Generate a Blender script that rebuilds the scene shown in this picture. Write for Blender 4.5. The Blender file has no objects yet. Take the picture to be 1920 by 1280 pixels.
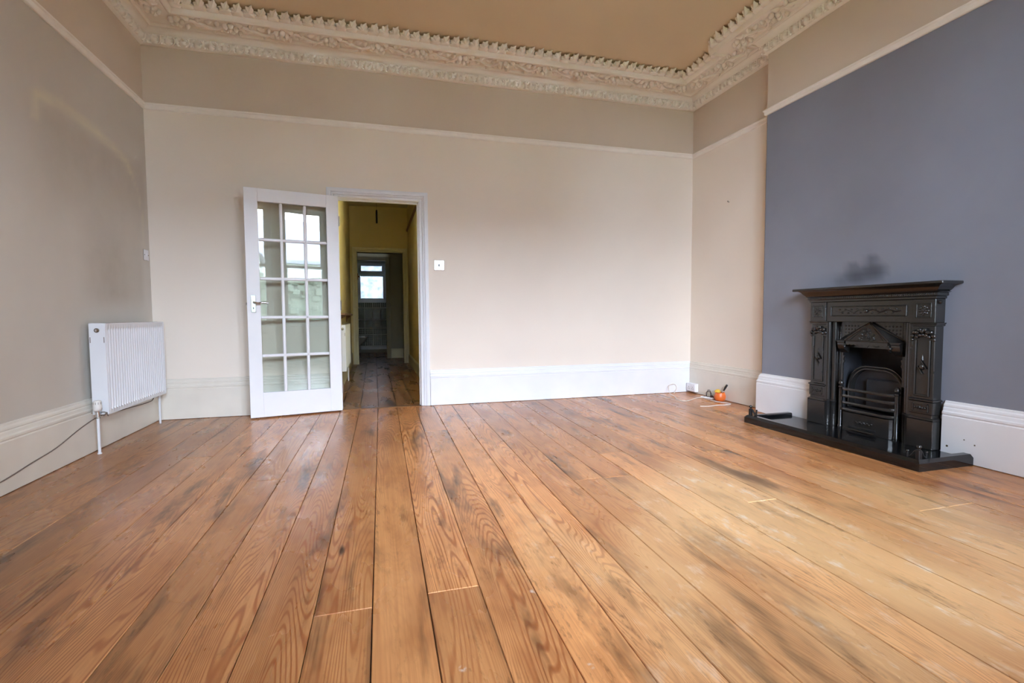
import bpy, bmesh, math, random
from mathutils import Vector, Matrix
random.seed(7)
sc = bpy.context.scene
C = sc.collection
PI = math.pi

# ------------------------------------------------------------------ camera, sky, exposure
cam_d = bpy.data.cameras.new('camera'); cam = bpy.data.objects.new('camera', cam_d); C.objects.link(cam)
YAW, PITCH, ROLL, FPX = 0.2713, -0.0528, -0.0057, 922.97
F = Vector((math.sin(YAW)*math.cos(PITCH), math.cos(YAW)*math.cos(PITCH), math.sin(PITCH)))
R0 = Vector((math.cos(YAW), -math.sin(YAW), 0)); U0 = R0.cross(F)
Rv = R0*math.cos(ROLL) + U0*math.sin(ROLL); Uv = -R0*math.sin(ROLL) + U0*math.cos(ROLL)
M = Matrix((Rv, Uv, -F)).transposed().to_4x4(); M.translation = Vector((1.8379, -4.9011, 0.888))
cam.matrix_world = M
cam_d.sensor_width = 36; cam_d.sensor_fit = 'HORIZONTAL'; cam_d.lens = FPX*36/1920
cam_d.clip_start = 0.02; cam_d.clip_end = 500
sc.camera = cam
vs = sc.view_settings
vs.view_transform = 'Standard'; vs.look = 'None'; vs.gamma = 1.0; vs.use_curve_mapping = False
vs.exposure = 1.58
sc.cycles.max_bounces = 8; sc.cycles.diffuse_bounces = 6; sc.cycles.glossy_bounces = 4
sc.cycles.caustics_reflective = False; sc.cycles.caustics_refractive = False; sc.cycles.use_light_tree = False
sc.cycles.adaptive_threshold = 0.08; sc.cycles.adaptive_min_samples = 16
sc.cycles.transparent_max_bounces = 16
SKY = 26.0
wd = bpy.data.worlds.new('overcast_sky'); sc.world = wd; wd.use_nodes = True
nt = wd.node_tree; nt.nodes.clear()
_o = nt.nodes.new('ShaderNodeOutputWorld'); _b = nt.nodes.new('ShaderNodeBackground')
_t = nt.nodes.new('ShaderNodeTexCoord'); _s = nt.nodes.new('ShaderNodeSeparateXYZ')
_r = nt.nodes.new('ShaderNodeValToRGB')            # overcast sky: a little brighter towards the zenith
_r.color_ramp.elements[0].position = 0.0; _r.color_ramp.elements[0].color = (0.665, 0.755, 0.96, 1)
_r.color_ramp.elements[1].position = 1.0; _r.color_ramp.elements[1].color = (0.77, 0.85, 1.0, 1)
nt.links.new(_t.outputs['Generated'], _s.inputs[0]); nt.links.new(_s.outputs['Z'], _r.inputs[0])
nt.links.new(_r.outputs[0], _b.inputs[0]); _b.inputs[1].default_value = SKY
nt.links.new(_b.outputs[0], _o.inputs[0])

# ------------------------------------------------------------------ main dimensions (metres)
W, BR, E1 = 5.3334, 0.1247, -1.2271          # room width, breast projection, breast far corner
XW = W - BR; YC = -2.255; E2 = -3.36         # breast face, fireplace axis, breast near corner
YR = -5.75                                   # window wall
HR, HC, CEIL = 2.685, 3.160, 3.37            # picture rail top, cornice bottom, ceiling
DX0, DX1, DZ = 1.515, 2.268, 1.992           # doorway
HXL, HXR, HYE, HCEIL = 1.42, 2.46, 4.6, 2.9  # hall
WT = 0.13                                    # wall thickness

def portal(x, y, z, w, h, rx, rz=0.0):
    d = bpy.data.lights.new('window_portal', 'AREA'); d.shape = 'RECTANGLE'; d.size = w; d.size_y = h
    d.cycles.is_portal = True; o = bpy.data.objects.new('window_portal', d); C.objects.link(o)
    o.location = (x, y, z); o.rotation_euler = (rx, 0, rz)
WINS = [(1.47, 2.35), (2.535, 3.415), (3.60, 4.48)]; WZ0, WZ1 = 0.72, 3.04
for a, b in WINS: portal((a+b)/2, YR-0.20, (WZ0+WZ1)/2, b-a, WZ1-WZ0, PI/2)
portal(1.8, 7.97, 1.7, 0.74, 0.98, -PI/2)
portal(1.28, 1.14, 2.135, 0.88, 1.17, PI/2, -PI/2)

# ------------------------------------------------------------------ node helpers
class NT:
    def __init__(s, name):
        s.m = bpy.data.materials.new(name); s.m.use_nodes = True
        s.t = s.m.node_tree; s.t.nodes.clear()
        s.out = s.n('ShaderNodeOutputMaterial'); s.p = s.n('ShaderNodeBsdfPrincipled')
        s.l(s.p.outputs[0], s.out.inputs[0])
    def n(s, ty): return s.t.nodes.new(ty)
    def l(s, a, b): s.t.links.new(a, b)
    def put(s, sock, v):
        if hasattr(v, 'is_linked') or isinstance(v, bpy.types.NodeSocket): s.l(v, sock)
        else: sock.default_value = v
    def math(s, op, a, b=0.0, c=0.0, clamp=False):
        n = s.n('ShaderNodeMath'); n.operation = op; n.use_clamp = clamp
        s.put(n.inputs[0], a); s.put(n.inputs[1], b); s.put(n.inputs[2], c); return n.outputs[0]
    def mix(s, f, a, b, mode='MIX'):
        n = s.n('ShaderNodeMix'); n.data_type = 'RGBA'; n.blend_type = mode
        s.put(n.inputs[0], f); s.put(n.inputs[6], a); s.put(n.inputs[7], b); return n.outputs[2]
    def pos(s): return s.n('ShaderNodeNewGeometry').outputs['Position']
    def objc(s): return s.n('ShaderNodeTexCoord').outputs['Object']
    def rnd(s): return s.n('ShaderNodeObjectInfo').outputs['Random']
    def map(s, v, scale=(1, 1, 1), loc=(0, 0, 0)):
        n = s.n('ShaderNodeMapping'); s.put(n.inputs[0], v); s.put(n.inputs[1], loc); s.put(n.inputs[3], scale); return n.outputs[0]
    def noise(s, v, scale, detail=3.0, rough=0.5, dist=0.0):
        n = s.n('ShaderNodeTexNoise'); s.put(n.inputs['Vector'], v); s.put(n.inputs['Scale'], scale)
        n.inputs['Detail'].default_value = detail; n.inputs['Roughness'].default_value = rough; n.inputs['Distortion'].default_value = dist
        return n.outputs['Fac']
    def ramp(s, f, a, b, ca=(0, 0, 0, 1), cb=(1, 1, 1, 1)):
        n = s.n('ShaderNodeValToRGB'); s.put(n.inputs[0], f)
        n.color_ramp.elements[0].position = a; n.color_ramp.elements[0].color = ca
        n.color_ramp.elements[1].position = b; n.color_ramp.elements[1].color = cb; return n.outputs[0]
    def bump(s, h, strength=0.2, dist=0.01):
        n = s.n('ShaderNodeBump'); n.inputs['Strength'].default_value = strength; n.inputs['Distance'].default_value = dist
        s.put(n.inputs['Height'], h); s.l(n.outputs[0], s.p.inputs['Normal'])
    def attr(s, name):
        n = s.n('ShaderNodeAttribute'); n.attribute_name = name; return n.outputs['Fac']
def lin(c):
    return tuple(((v/255)/12.92 if v/255 <= 0.04045 else ((v/255+0.055)/1.055)**2.4) for v in c) + (1,)
def mul(c, k): return tuple(min(1, v*k) for v in c[:3]) + (1,)
MATS = {}
def paint(name, rgb, rough=0.6, var=0.06, scale=3.0, bump=0.05, metal=0.0, spec=0.5, fine=120, tint=None):
    t = NT(name); c = lin(rgb); v = t.pos()
    a = t.noise(v, scale, 2.0, 0.6)
    col = t.mix(t.ramp(a, 0.3, 0.7), mul(c, 1-var), tint and lin(tint) or mul(c, 1+var*0.5))
    t.l(col, t.p.inputs['Base Color'])
    t.p.inputs['Roughness'].default_value = rough; t.p.inputs['Metallic'].default_value = metal
    t.p.inputs['Specular IOR Level'].default_value = spec
    if bump: t.bump(t.noise(v, fine, 2.0), bump, 0.004)
    MATS[name] = t.m; return t
paint('cream_wall', (240, 230, 217), 0.75, 0.03, 1.2, 0.0, fine=90)
paint('taupe_frieze', (218, 203, 186), 0.75, 0.03, 1.2, 0.0, fine=90)
paint('taupe_ceiling', (232, 212, 182), 0.8, 0.05, 0.8, 0.0, fine=60)
paint('plaster_white', (253, 247, 240), 0.55, 0.02, 6, 0.0)
paint('rail_white', (246, 240, 232), 0.45, 0.04, 6, 0.0)
paint('gloss_white', (238, 240, 244), 0.32, 0.03, 4, 0.0, fine=40)
paint('gloss_cream', (228, 222, 210), 0.4, 0.06, 4, 0.0, fine=40)
paint('casing_white', (232, 234, 238), 0.35, 0.03, 6, 0.0, fine=40)
paint('door_white', (238, 239, 242), 0.35, 0.02, 4, 0.0, fine=40)
paint('radiator_white', (226, 228, 232), 0.3, 0.02, 3, 0.0)
paint('cast_iron', (38, 37, 36), 0.23, 0.2, 20, 0.12, fine=220, spec=0.7)
paint('iron_dark', (22, 22, 24), 0.55, 0.3, 14, 0.2, fine=160)
paint('soot', (14, 14, 15), 0.9, 0.3, 10, 0.3)
paint('fire_clay', (46, 48, 54), 0.6, 0.25, 12, 0.2)
paint('chrome', (214, 218, 224), 0.16, 0.02, 5, 0.0, metal=1.0)
paint('steel', (225, 227, 230), 0.22, 0.02, 5, 0.0, metal=0.9)
paint('dark_gap', (26, 21, 16), 0.9, 0.3, 8, 0.0)
paint('black_plastic', (18, 18, 19), 0.4, 0.1, 8, 0.0)
paint('white_plastic', (236, 236, 240), 0.35, 0.02, 8, 0.0)
paint('cable_grey', (122, 108, 98), 0.6, 0.1, 30, 0.0)
paint('cable_white', (232, 226, 218), 0.45, 0.03, 30, 0.0)
paint('valve_cream', (226, 222, 216), 0.45, 0.04, 20, 0.0)
paint('brass_dull', (120, 112, 100), 0.4, 0.2, 40, 0.0, metal=0.8)
paint('orange_glaze', (226, 112, 50), 0.35, 0.08, 30, 0.05)
paint('yellow_sponge', (232, 186, 66), 0.9, 0.12, 60, 0.5, fine=400)
paint('dark_wood', (86, 46, 38), 0.4, 0.2, 40, 0.0)
paint('hall_wall', (208, 192, 142), 0.7, 0.04, 1.5, 0.0, fine=80)
paint('hall_trim', (206, 200, 170), 0.5, 0.05, 5, 0.0)
paint('lobby_grey', (158, 156, 138), 0.6, 0.04, 2, 0.0)
paint('shelf_wood', (142, 104, 72), 0.5, 0.15, 20, 0.0)
paint('tile_grey', (104, 108, 104), 0.3, 0.2, 9, 0.0)
paint('grout', (214, 216, 212), 0.8, 0.05, 20, 0.0)
paint('ceramic', (232, 224, 214), 0.15, 0.02, 5, 0.0)
paint('upvc', (236, 238, 242), 0.35, 0.02, 5, 0.0)
paint('render_white', (200, 200, 198), 0.85, 0.04, 1, 0.1)
paint('slate', (120, 122, 134), 0.6, 0.15, 6, 0.1, fine=20)
paint('timber_black', (60, 58, 58), 0.6, 0.1, 6, 0.0)
paint('grass', (96, 118, 70), 0.95, 0.3, 3, 0.3, fine=30)
paint('asphalt', (112, 112, 114), 0.9, 0.1, 4, 0.1, fine=50)
paint('hedge_leaf', (84, 94, 80), 0.8, 0.4, 12, 0.4, fine=30)
paint('window_glass_dark', (70, 78, 90), 0.1, 0.1, 2, 0.0)
paint('board_ghost', (190, 186, 176), 0.8, 0.05, 5, 0.0)

def glass(name, tint, refl, rough=0.0):
    t = NT(name); t.t.nodes.remove(t.p)
    tr = t.n('ShaderNodeBsdfTransparent'); tr.inputs[0].default_value = tint
    gl = t.n('ShaderNodeBsdfGlossy'); gl.inputs['Roughness'].default_value = rough; gl.inputs[0].default_value = (1, 1, 1, 1)
    lw = t.n('ShaderNodeFresnel'); lw.inputs[0].default_value = 1.52
    wob = t.n('ShaderNodeBump'); wob.inputs['Strength'].default_value = 0.02; wob.inputs['Distance'].default_value = 0.002
    t.l(t.noise(t.pos(), 6.0, 1.0), wob.inputs['Height']); t.l(wob.outputs[0], gl.inputs['Normal'])
    f = t.math('MULTIPLY', lw.outputs[0], refl, clamp=True)
    mx = t.n('ShaderNodeMixShader'); t.l(f, mx.inputs[0]); t.l(tr.outputs[0], mx.inputs[1]); t.l(gl.outputs[0], mx.inputs[2])
    t.l(mx.outputs[0], t.out.inputs[0]); MATS[name] = t.m
glass('window_pane', (0.95, 0.97, 0.96, 1), 1.7)
glass('door_pane', (0.90, 0.93, 0.91, 1), 1.25)
def emit(name, rgb, k):
    t = NT(name); t.p.inputs['Base Color'].default_value = lin(rgb); t.p.inputs['Emission Color'].default_value = lin(rgb)
    n = t.noise(t.pos(), 8.0); t.l(t.math('MULTIPLY_ADD', n, k*0.1, k), t.p.inputs['Emission Strength']); MATS[name] = t.m; t.m.cycles.emission_sampling = 'NONE'
emit('tube_light', (235, 240, 245), 1.0)
def frosted():
    t = NT('frosted_pane'); t.t.nodes.remove(t.p)
    a = t.n('ShaderNodeBsdfTranslucent'); a.inputs[0].default_value = (0.21, 0.225, 0.235, 1)
    b = t.n('ShaderNodeBsdfTransparent'); b.inputs[0].default_value = (0.052, 0.057, 0.061, 1)
    mx = t.n('ShaderNodeMixShader'); t.l(t.ramp(t.noise(t.pos(), 9.0, 3.0), 0.3, 0.7, (0.35, 0.35, 0.35, 1), (0.75, 0.75, 0.75, 1)), mx.inputs[0])
    t.l(b.outputs[0], mx.inputs[1]); t.l(a.outputs[0], mx.inputs[2]); t.l(mx.outputs[0], t.out.inputs[0]); MATS['frosted_pane'] = t.m
frosted()
def grey_wall():
    t = NT('blue_grey_wall'); v = t.pos(); c = lin((136, 141, 154))
    a = t.noise(v, 1.4, 4.0, 0.6); col = t.mix(t.ramp(a, 0.3, 0.7), mul(c, 0.93), mul(c, 1.06))
    st = t.attr('stain'); col = t.mix(t.math('MULTIPLY', st, 0.75), col, lin((58, 62, 74)))
    t.l(col, t.p.inputs['Base Color']); t.p.inputs['Roughness'].default_value = 0.45
    MATS['blue_grey_wall'] = t.m
grey_wall()
def left_wall():
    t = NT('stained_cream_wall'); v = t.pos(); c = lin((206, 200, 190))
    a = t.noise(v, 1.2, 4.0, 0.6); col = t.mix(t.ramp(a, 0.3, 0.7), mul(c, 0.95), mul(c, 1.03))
    n2 = t.noise(v, 8.0, 4.0)
    d = t.math('MULTIPLY', t.attr('stain'), t.math('MULTIPLY_ADD', n2, 0.8, 0.5), clamp=True)
    col = t.mix(t.math('MULTIPLY', d, 0.8), col, lin((150, 138, 118)))
    y = t.math('MULTIPLY', t.attr('mark'), t.math('MULTIPLY_ADD', n2, 1.0, 0.3), clamp=True)
    col = t.mix(t.math('MULTIPLY', y, 0.6), col, lin((232, 226, 192)))
    t.l(col, t.p.inputs['Base Color']); t.p.inputs['Roughness'].default_value = 0.75
    MATS['stained_cream_wall'] = t.m
left_wall()
def granite():
    t = NT('black_granite'); v = t.pos(); n = t.noise(v, 420, 2.0)
    t.l(t.mix(t.ramp(n, 0.62, 0.72), lin((13, 14, 16)), lin((60, 64, 70))), t.p.inputs['Base Color'])
    t.p.inputs['Roughness'].default_value = 0.1; t.p.inputs['Specular IOR Level'].default_value = 0.6; MATS['black_granite'] = t.m
granite()
def wood(name, base, late, dark, worn=True, gain=1.0):
    t = NT(name); P = t.pos(); r = t.rnd()
    off = t.n('ShaderNodeCombineXYZ'); t.l(t.math('MULTIPLY', r, 53.0), off.inputs[0]); t.l(t.math('MULTIPLY', r, 31.0), off.inputs[1]); t.l(t.math('MULTIPLY', r, 17.0), off.inputs[2])
    va = t.n('ShaderNodeVectorMath'); va.operation = 'ADD'; t.l(P, va.inputs[0]); t.l(off.outputs[0], va.inputs[1]); V = va.outputs[0]
    # flat-sawn growth rings: contour lines of a field stretched along the board
    fld = t.noise(t.map(V, (5.5, 0.42, 1)), 1.0, 1.5, 0.35)
    rings = t.math('SINE', t.math('MULTIPLY', fld, 420.0))
    rings = t.ramp(t.math('MULTIPLY_ADD', rings, 0.5, 0.5), 0.52, 0.98)
    amp = t.ramp(t.noise(t.map(V, (4.0, 0.5, 1)), 1.0, 2.0), 0.34, 0.60)
    rings = t.math('MULTIPLY', rings, t.math('MULTIPLY_ADD', amp, 0.75, 0.08))
    fib = t.noise(t.map(V, (150, 2.2, 1)), 1.0, 3.0, 0.6)
    tone = t.math('MULTIPLY_ADD', r, 0.5, t.math('MULTIPLY', t.noise(t.map(V, (2.5, 0.6, 1)), 1.0, 3.0), 0.6))
    col = t.mix(t.ramp(tone, 0.25, 0.8), mul(lin(base), 0.66), mul(lin(base), 1.10))
    col = t.mix(t.math('MULTIPLY', t.ramp(fib, 0.35, 0.7), 0.35), col, lin(late))
    col = t.mix(t.math('MULTIPLY', rings, 0.85), col, lin(late))
    mot = t.noise(t.map(V, (9, 3.0, 1)), 1.0, 3.0, 0.65)
    col = t.mix(t.math('MULTIPLY', t.ramp(mot, 0.45, 0.72), 0.45), col, mul(lin(late), 0.75))
    if worn:
        sp = t.n('ShaderNodeSeparateXYZ'); t.l(P, sp.inputs[0])
        dx = t.math('MULTIPLY', t.math('SUBTRACT', sp.outputs[0], 3.55), 0.75); dy = t.math('MULTIPLY', t.math('ADD', sp.outputs[1], 3.35), 0.85)
        d2 = t.math('ADD', t.math('MULTIPLY', dx, dx), t.math('MULTIPLY', dy, dy))
        wr = t.math('ADD', t.math('SUBTRACT', 1.0, d2), t.math('MULTIPLY', t.math('SUBTRACT', t.noise(t.map(P, (2.2, 0.9, 1)), 1.0, 4.0), 0.5), 2.6))
        wr = t.ramp(wr, 0.2, 1.0)
        col = t.mix(t.math('MULTIPLY', wr, 0.72), col, lin((226, 184, 132)))
        sc1 = t.ramp(t.noise(t.map(P, (14, 5, 1)), 1.0, 4.0, 0.7), 0.56, 0.72)
        col = t.mix(t.math('MULTIPLY', t.math('MULTIPLY', sc1, wr), 0.85), col, lin((232, 214, 190)))
        # boards turn browner towards the radiator wall
        lf = t.ramp(t.math('MULTIPLY_ADD', t.math('SUBTRACT', t.noise(P, 1.1, 3.0), 0.5), 1.2, sp.outputs[0]), 0.3, 1.9)
        col = t.mix(t.math('MULTIPLY', t.math('SUBTRACT', 1.0, lf), 0.5), col, lin((126, 92, 62)))
    # dark ingrained stains, knots, pale paint scuffs
    dirt = t.math('MULTIPLY', t.ramp(t.noise(t.map(V, (46, 11, 1)), 1.0, 4.0, 0.7), 0.55, 0.70), t.ramp(t.noise(t.map(V, (5, 1.6, 1)), 1.0, 2.0), 0.40, 0.62))
    col = t.mix(t.math('MULTIPLY', dirt, 0.6), col, lin((92, 56, 32)))
    stn = t.ramp(t.noise(t.map(V, (7.5, 1.5, 1)), 1.0, 4.0, 0.62), 0.55, 0.73)
    col = t.mix(t.math('MULTIPLY', stn, t.math('SUBTRACT', 0.85, t.math('MULTIPLY', wr, 0.45)) if worn else 0.85), col, lin(dark))
    g = t.n('ShaderNodeTexCoord'); gs = t.n('ShaderNodeSeparateXYZ'); t.l(g.outputs['Generated'], gs.inputs[0])
    ed = t.math('MULTIPLY', t.math('ABSOLUTE', t.math('SUBTRACT', gs.outputs[0], 0.5)), 2.0)
    ed = t.math('MULTIPLY', t.ramp(ed, 0.80, 1.0), t.ramp(t.noise(t.map(V, (6, 1.8, 1)), 1.0, 4.0), 0.42, 0.66))
    col = t.mix(t.math('MULTIPLY', ed, 0.9), col, lin(dark))
    vo = t.n('ShaderNodeTexVoronoi'); t.l(t.map(V, (6.0, 1.5, 1)), vo.inputs['Vector']); vo.inputs['Scale'].default_value = 1.0
    kn = t.math('MULTIPLY', t.ramp(vo.outputs['Distance'], 0.035, 0.085, (1, 1, 1, 1), (0, 0, 0, 1)), t.ramp(t.math('MULTIPLY', vo.outputs['Color'], 1.0), 0.5, 0.55))
    col = t.mix(t.math('MULTIPLY', kn, 0.8), col, mul(lin(dark), 0.9))
    v2 = t.n('ShaderNodeTexVoronoi'); t.l(t.map(P, (5.0, 4.0, 1)), v2.inputs['Vector']); v2.inputs['Scale'].default_value = 1.0
    sp2 = t.math('MULTIPLY', t.ramp(v2.outputs['Distance'], 0.02, 0.06, (1, 1, 1, 1), (0, 0, 0, 1)), t.ramp(t.noise(P, 60, 3.0), 0.45, 0.6))
    col = t.mix(t.math('MULTIPLY', sp2, 0.7), col, lin((214, 206, 196)))
    t.l(col, t.p.inputs['Base Color'])
    t.l(t.math('MULTIPLY_ADD', t.noise(t.map(P, (6, 2, 1)), 1.0, 4.0), 0.24, 0.17), t.p.inputs['Roughness'])
    t.p.inputs['Specular IOR Level'].default_value = 0.5
    t.bump(fib, 0.05, 0.0015)
    MATS[name] = t.m
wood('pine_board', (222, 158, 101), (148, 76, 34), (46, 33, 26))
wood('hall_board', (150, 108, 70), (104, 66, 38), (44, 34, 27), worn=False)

# ------------------------------------------------------------------ mesh helpers
class MB:
    def __init__(s): s.v = []; s.f = []
    def add(s, vs_, fs):
        b = len(s.v); s.v += [tuple(v) for v in vs_]; s.f += [tuple(i+b for i in f) for f in fs]; return s
    def box(s, x0, x1, y0, y1, z0, z1):
        v = [(x, y, z) for z in (z0, z1) for y in (y0, y1) for x in (x0, x1)]
        return s.add(v, [(0, 2, 3, 1), (4, 5, 7, 6), (0, 1, 5, 4), (2, 6, 7, 3), (0, 4, 6, 2), (1, 3, 7, 5)])
    def cbox(s, x0, x1, y0, y1, z0, z1, b=0.003):
        b = min(b, (x1-x0)/2.01, (y1-y0)/2.01, (z1-z0)/2.01)
        V = {}; vv = []
        for sx in (0, 1):
            for sy in (0, 1):
                for sz in (0, 1):
                    c = ((x0, x1)[sx], (y0, y1)[sy], (z0, z1)[sz]); d = (b if not sx else -b, b if not sy else -b, b if not sz else -b)
                    for ax in range(3):
                        V[(sx, sy, sz, ax)] = len(vv)
                        vv.append(tuple(c[i] + (0 if i == ax else d[i]) for i in range(3)))
        fs = []
        for ax in range(3):
            o = [i for i in range(3) if i != ax]
            for sd in (0, 1):
                q = []
                for a, c in ((0, 0), (1, 0), (1, 1), (0, 1)):
                    k = [0, 0, 0]; k[ax] = sd; k[o[0]] = a; k[o[1]] = c; q.append(V[(*k, ax)])
                fs.append(tuple(q))
        for ax in range(3):        # edges along ax
            o = [i for i in range(3) if i != ax]
            for a in (0, 1):
                for c in (0, 1):
                    k0 = [0, 0, 0]; k0[o[0]] = a; k0[o[1]] = c; k1 = list(k0); k1[ax] = 1
                    fs.append((V[(*k0, o[0])], V[(*k0, o[1])], V[(*k1, o[1])], V[(*k1, o[0])]))
        for sx in (0, 1):
            for sy in (0, 1):
                for sz in (0, 1): fs.append(tuple(V[(sx, sy, sz, ax)] for ax in range(3)))
        return s.add(vv, fs)
    def tube(s, pts, r, n=8, cap=True):
        pts = [Vector(p) for p in pts]; rs = r if isinstance(r, (list, tuple)) else [r]*len(pts)
        rings = []; up = None
        for i, p in enumerate(pts):
            d = (pts[min(i+1, len(pts)-1)] - pts[max(i-1, 0)])
            d = d.normalized() if d.length > 1e-9 else Vector((0, 0, 1))
            if up is None: up = Vector((0, 0, 1)) if abs(d.z) < 0.9 else Vector((1, 0, 0))
            a = d.cross(up)
            if a.length < 1e-6: a = d.cross(Vector((0, 1, 0)))
            a.normalize(); b = a.cross(d); up = b
            rings.append([p + (a*math.cos(2*PI*k/n) + b*math.sin(2*PI*k/n))*rs[i] for k in range(n)])
        v = [q for g in rings for q in g]; f = []
        for i in range(len(pts)-1):
            for k in range(n): f.append((i*n+k, i*n+(k+1) % n, (i+1)*n+(k+1) % n, (i+1)*n+k))
        if cap: f += [tuple(range(n)), tuple((len(pts)-1)*n + k for k in range(n))]
        return s.add(v, f)
    def cyl(s, p0, p1, r, n=12): return s.tube([p0, p1], r, n)
    def lathe(s, prof, n=16, c=(0, 0, 0), axis='z', cap=True):
        v = []; f = []
        for (r, h) in prof:
            for k in range(n):
                a = 2*PI*k/n; x, y = r*math.cos(a), r*math.sin(a)
                q = (x, y, h) if axis == 'z' else ((h, x, y) if axis == 'x' else (x, h, y))
                v.append((q[0]+c[0], q[1]+c[1], q[2]+c[2]))
        for i in range(len(prof)-1):
            for k in range(n): f.append((i*n+k, i*n+(k+1) % n, (i+1)*n+(k+1) % n, (i+1)*n+k))
        if cap: f += [tuple(range(n)), tuple((len(prof)-1)*n+k for k in range(n))]
        return s.add(v, f)
    def ball(s, c, r, n=8, m=5):
        rx, ry, rz = r if isinstance(r, (tuple, list)) else (r, r, r)
        v = [(c[0], c[1], c[2]-rz)]; f = []
        for i in range(1, m):
            t = -PI/2 + PI*i/m
            for k in range(n):
                a = 2*PI*k/n; v.append((c[0]+rx*math.cos(t)*math.cos(a), c[1]+ry*math.cos(t)*math.sin(a), c[2]+rz*math.sin(t)))
        v.append((c[0], c[1], c[2]+rz)); L = len(v)-1
        for k in range(n):
            f.append((0, 1+(k+1) % n, 1+k)); f.append((L, L-n+k, L-n+(k+1) % n))
        for i in range(m-2):
            for k in range(n): f.append((1+i*n+k, 1+i*n+(k+1) % n, 1+(i+1)*n+(k+1) % n, 1+(i+1)*n+k))
        return s.add(v, f)
    def prism(s, poly, d, fn):      # 2-D polygon pushed through d=(a,b); fn(u,v,w)->xyz
        n = len(poly); v = [fn(p[0], p[1], d[0]) for p in poly] + [fn(p[0], p[1], d[1]) for p in poly]
        f = [tuple(range(n)), tuple(range(n, 2*n))] + [(i, (i+1) % n, n+(i+1) % n, n+i) for i in range(n)]
        return s.add(v, f)
    def run(s, A, B, nrm, prof, sA=0, sB=0, z=0.0):   # moulding with mitred ends
        A = Vector((*A, 0)); B = Vector((*B, 0)); d = (B-A).normalized(); nv = Vector((*nrm, 0)); n = len(prof)
        v = [A + d*(sA*o) + nv*o + Vector((0, 0, h+z)) for o, h in prof] + [B + d*(sB*o) + nv*o + Vector((0, 0, h+z)) for o, h in prof]
        return s.add(v, [tuple(range(n)), tuple(range(n, 2*n))] + [(i, (i+1) % n, n+(i+1) % n, n+i) for i in range(n)])
    def mesh(s, name, mat, smooth=None, fix=True):
        me = bpy.data.meshes.new(name); me.from_pydata(s.v, [], s.f); me.update()
        if fix:
            bm = bmesh.new(); bm.from_mesh(me); bmesh.ops.recalc_face_normals(bm, faces=bm.faces); bm.to_mesh(me); bm.free()
        for m in (mat if isinstance(mat, (list, tuple)) else [mat]): me.materials.append(MATS[m])
        if smooth is not None:
            me.shade_smooth(); me.set_sharp_from_angle(angle=math.radians(smooth))
        return me
    def obj(s, name, mat, parent=None, smooth=None, fix=True, loc=None, **k):
        o = bpy.data.objects.new(name, s.mesh(name, mat, smooth, fix)); C.objects.link(o)
        if parent: o.parent = parent
        if loc: o.location = loc
        return tag(o, **k)
def tag(o, label=None, cat=None, group=None, kind=None):
    if label: o['label'] = label
    if cat: o['category'] = cat
    if group: o['group'] = group
    if kind: o['kind'] = kind
    return o
def empty(name, loc=(0, 0, 0), rz=0.0, **k):
    o = bpy.data.objects.new(name, None); C.objects.link(o); o.location = loc; o.rotation_euler = (0, 0, rz); o.empty_display_size = 0.1
    return tag(o, **k)
def inst(name, me, parent, loc, rot=(0, 0, 0), scale=(1, 1, 1)):
    o = bpy.data.objects.new(name, me); C.objects.link(o); o.parent = parent; o.location = loc; o.rotation_euler = rot; o.scale = scale; return o
def spline(pts, n=6):
    P = [Vector(p) for p in pts]; out = []
    for i in range(len(P)-1):
        a, b, c, d = P[max(i-1, 0)], P[i], P[i+1], P[min(i+2, len(P)-1)]
        for k in range(n):
            t = k/n; out.append(0.5*((2*b) + (c-a)*t + (2*a-5*b+4*c-d)*t*t + (3*b-a-3*c+d)*t**3))
    return out + [P[-1]]
def bake_field(o, name, fn):
    me = o.data; a = me.attributes.new(name, 'FLOAT', 'POINT')
    for i, v in enumerate(me.vertices): a.data[i].value = fn(v.co)

# ------------------------------------------------------------------ floor
fl = MB().box(-0.2, W+0.2, YR-0.2, 0.02, -0.12, -0.022).obj('floor', 'dark_gap', kind='structure', cat='floor',
    label='wide stripped pine floorboards running the length of the living room')
def lx(k, y):      # joint line k; the old boards widen a little towards the door wall
    return 1.81 + 0.1685*k + (y+3.7)/3.7*(0.042 + 0.0085*max(0, min(k, 10)))
JOINTS = {0: [-3.38], -1: [-3.38], 1: [-3.35], 2: [-1.1], 6: [-2.48], 7: [-2.485], 8: [-2.05], 15: [-3.3], 14: [-3.3, -0.9], 10: [-0.8, -3.0], 12: [-2.2],
          -4: [-2.0], -7: [-1.4], -9: [-2.6], 4: [-0.7], 17: [-2.4], 18: [-1.2], 5: [-4.4]}
JOINTS[-1] = [-3.38]; JOINTS[0] = []
def plank(me_name, pts, parent, mat):
    # pts: 4 corner (x,y) ccw; chamfered top edge
    cx = sum(p[0] for p in pts)/4; cy = sum(p[1] for p in pts)/4
    def inset(p, d): return (p[0] + (d if p[0] < cx else -d), p[1] + (d if p[1] < cy else -d))
    dz = random.uniform(-0.0007, 0.0007)
    v = [(*p, -0.022) for p in pts] + [(*p, -0.0022+dz) for p in pts] + [(*inset(p, 0.0018), dz) for p in pts]
    f = [(8, 9, 10, 11)] + [(i, (i+1) % 4, 4+(i+1) % 4, 4+i) for i in range(4)] + [(4+i, 4+(i+1) % 4, 8+(i+1) % 4, 8+i) for i in range(4)]
    MB().add(v, f).obj('plank', mat, parent, fix=False)
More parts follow.
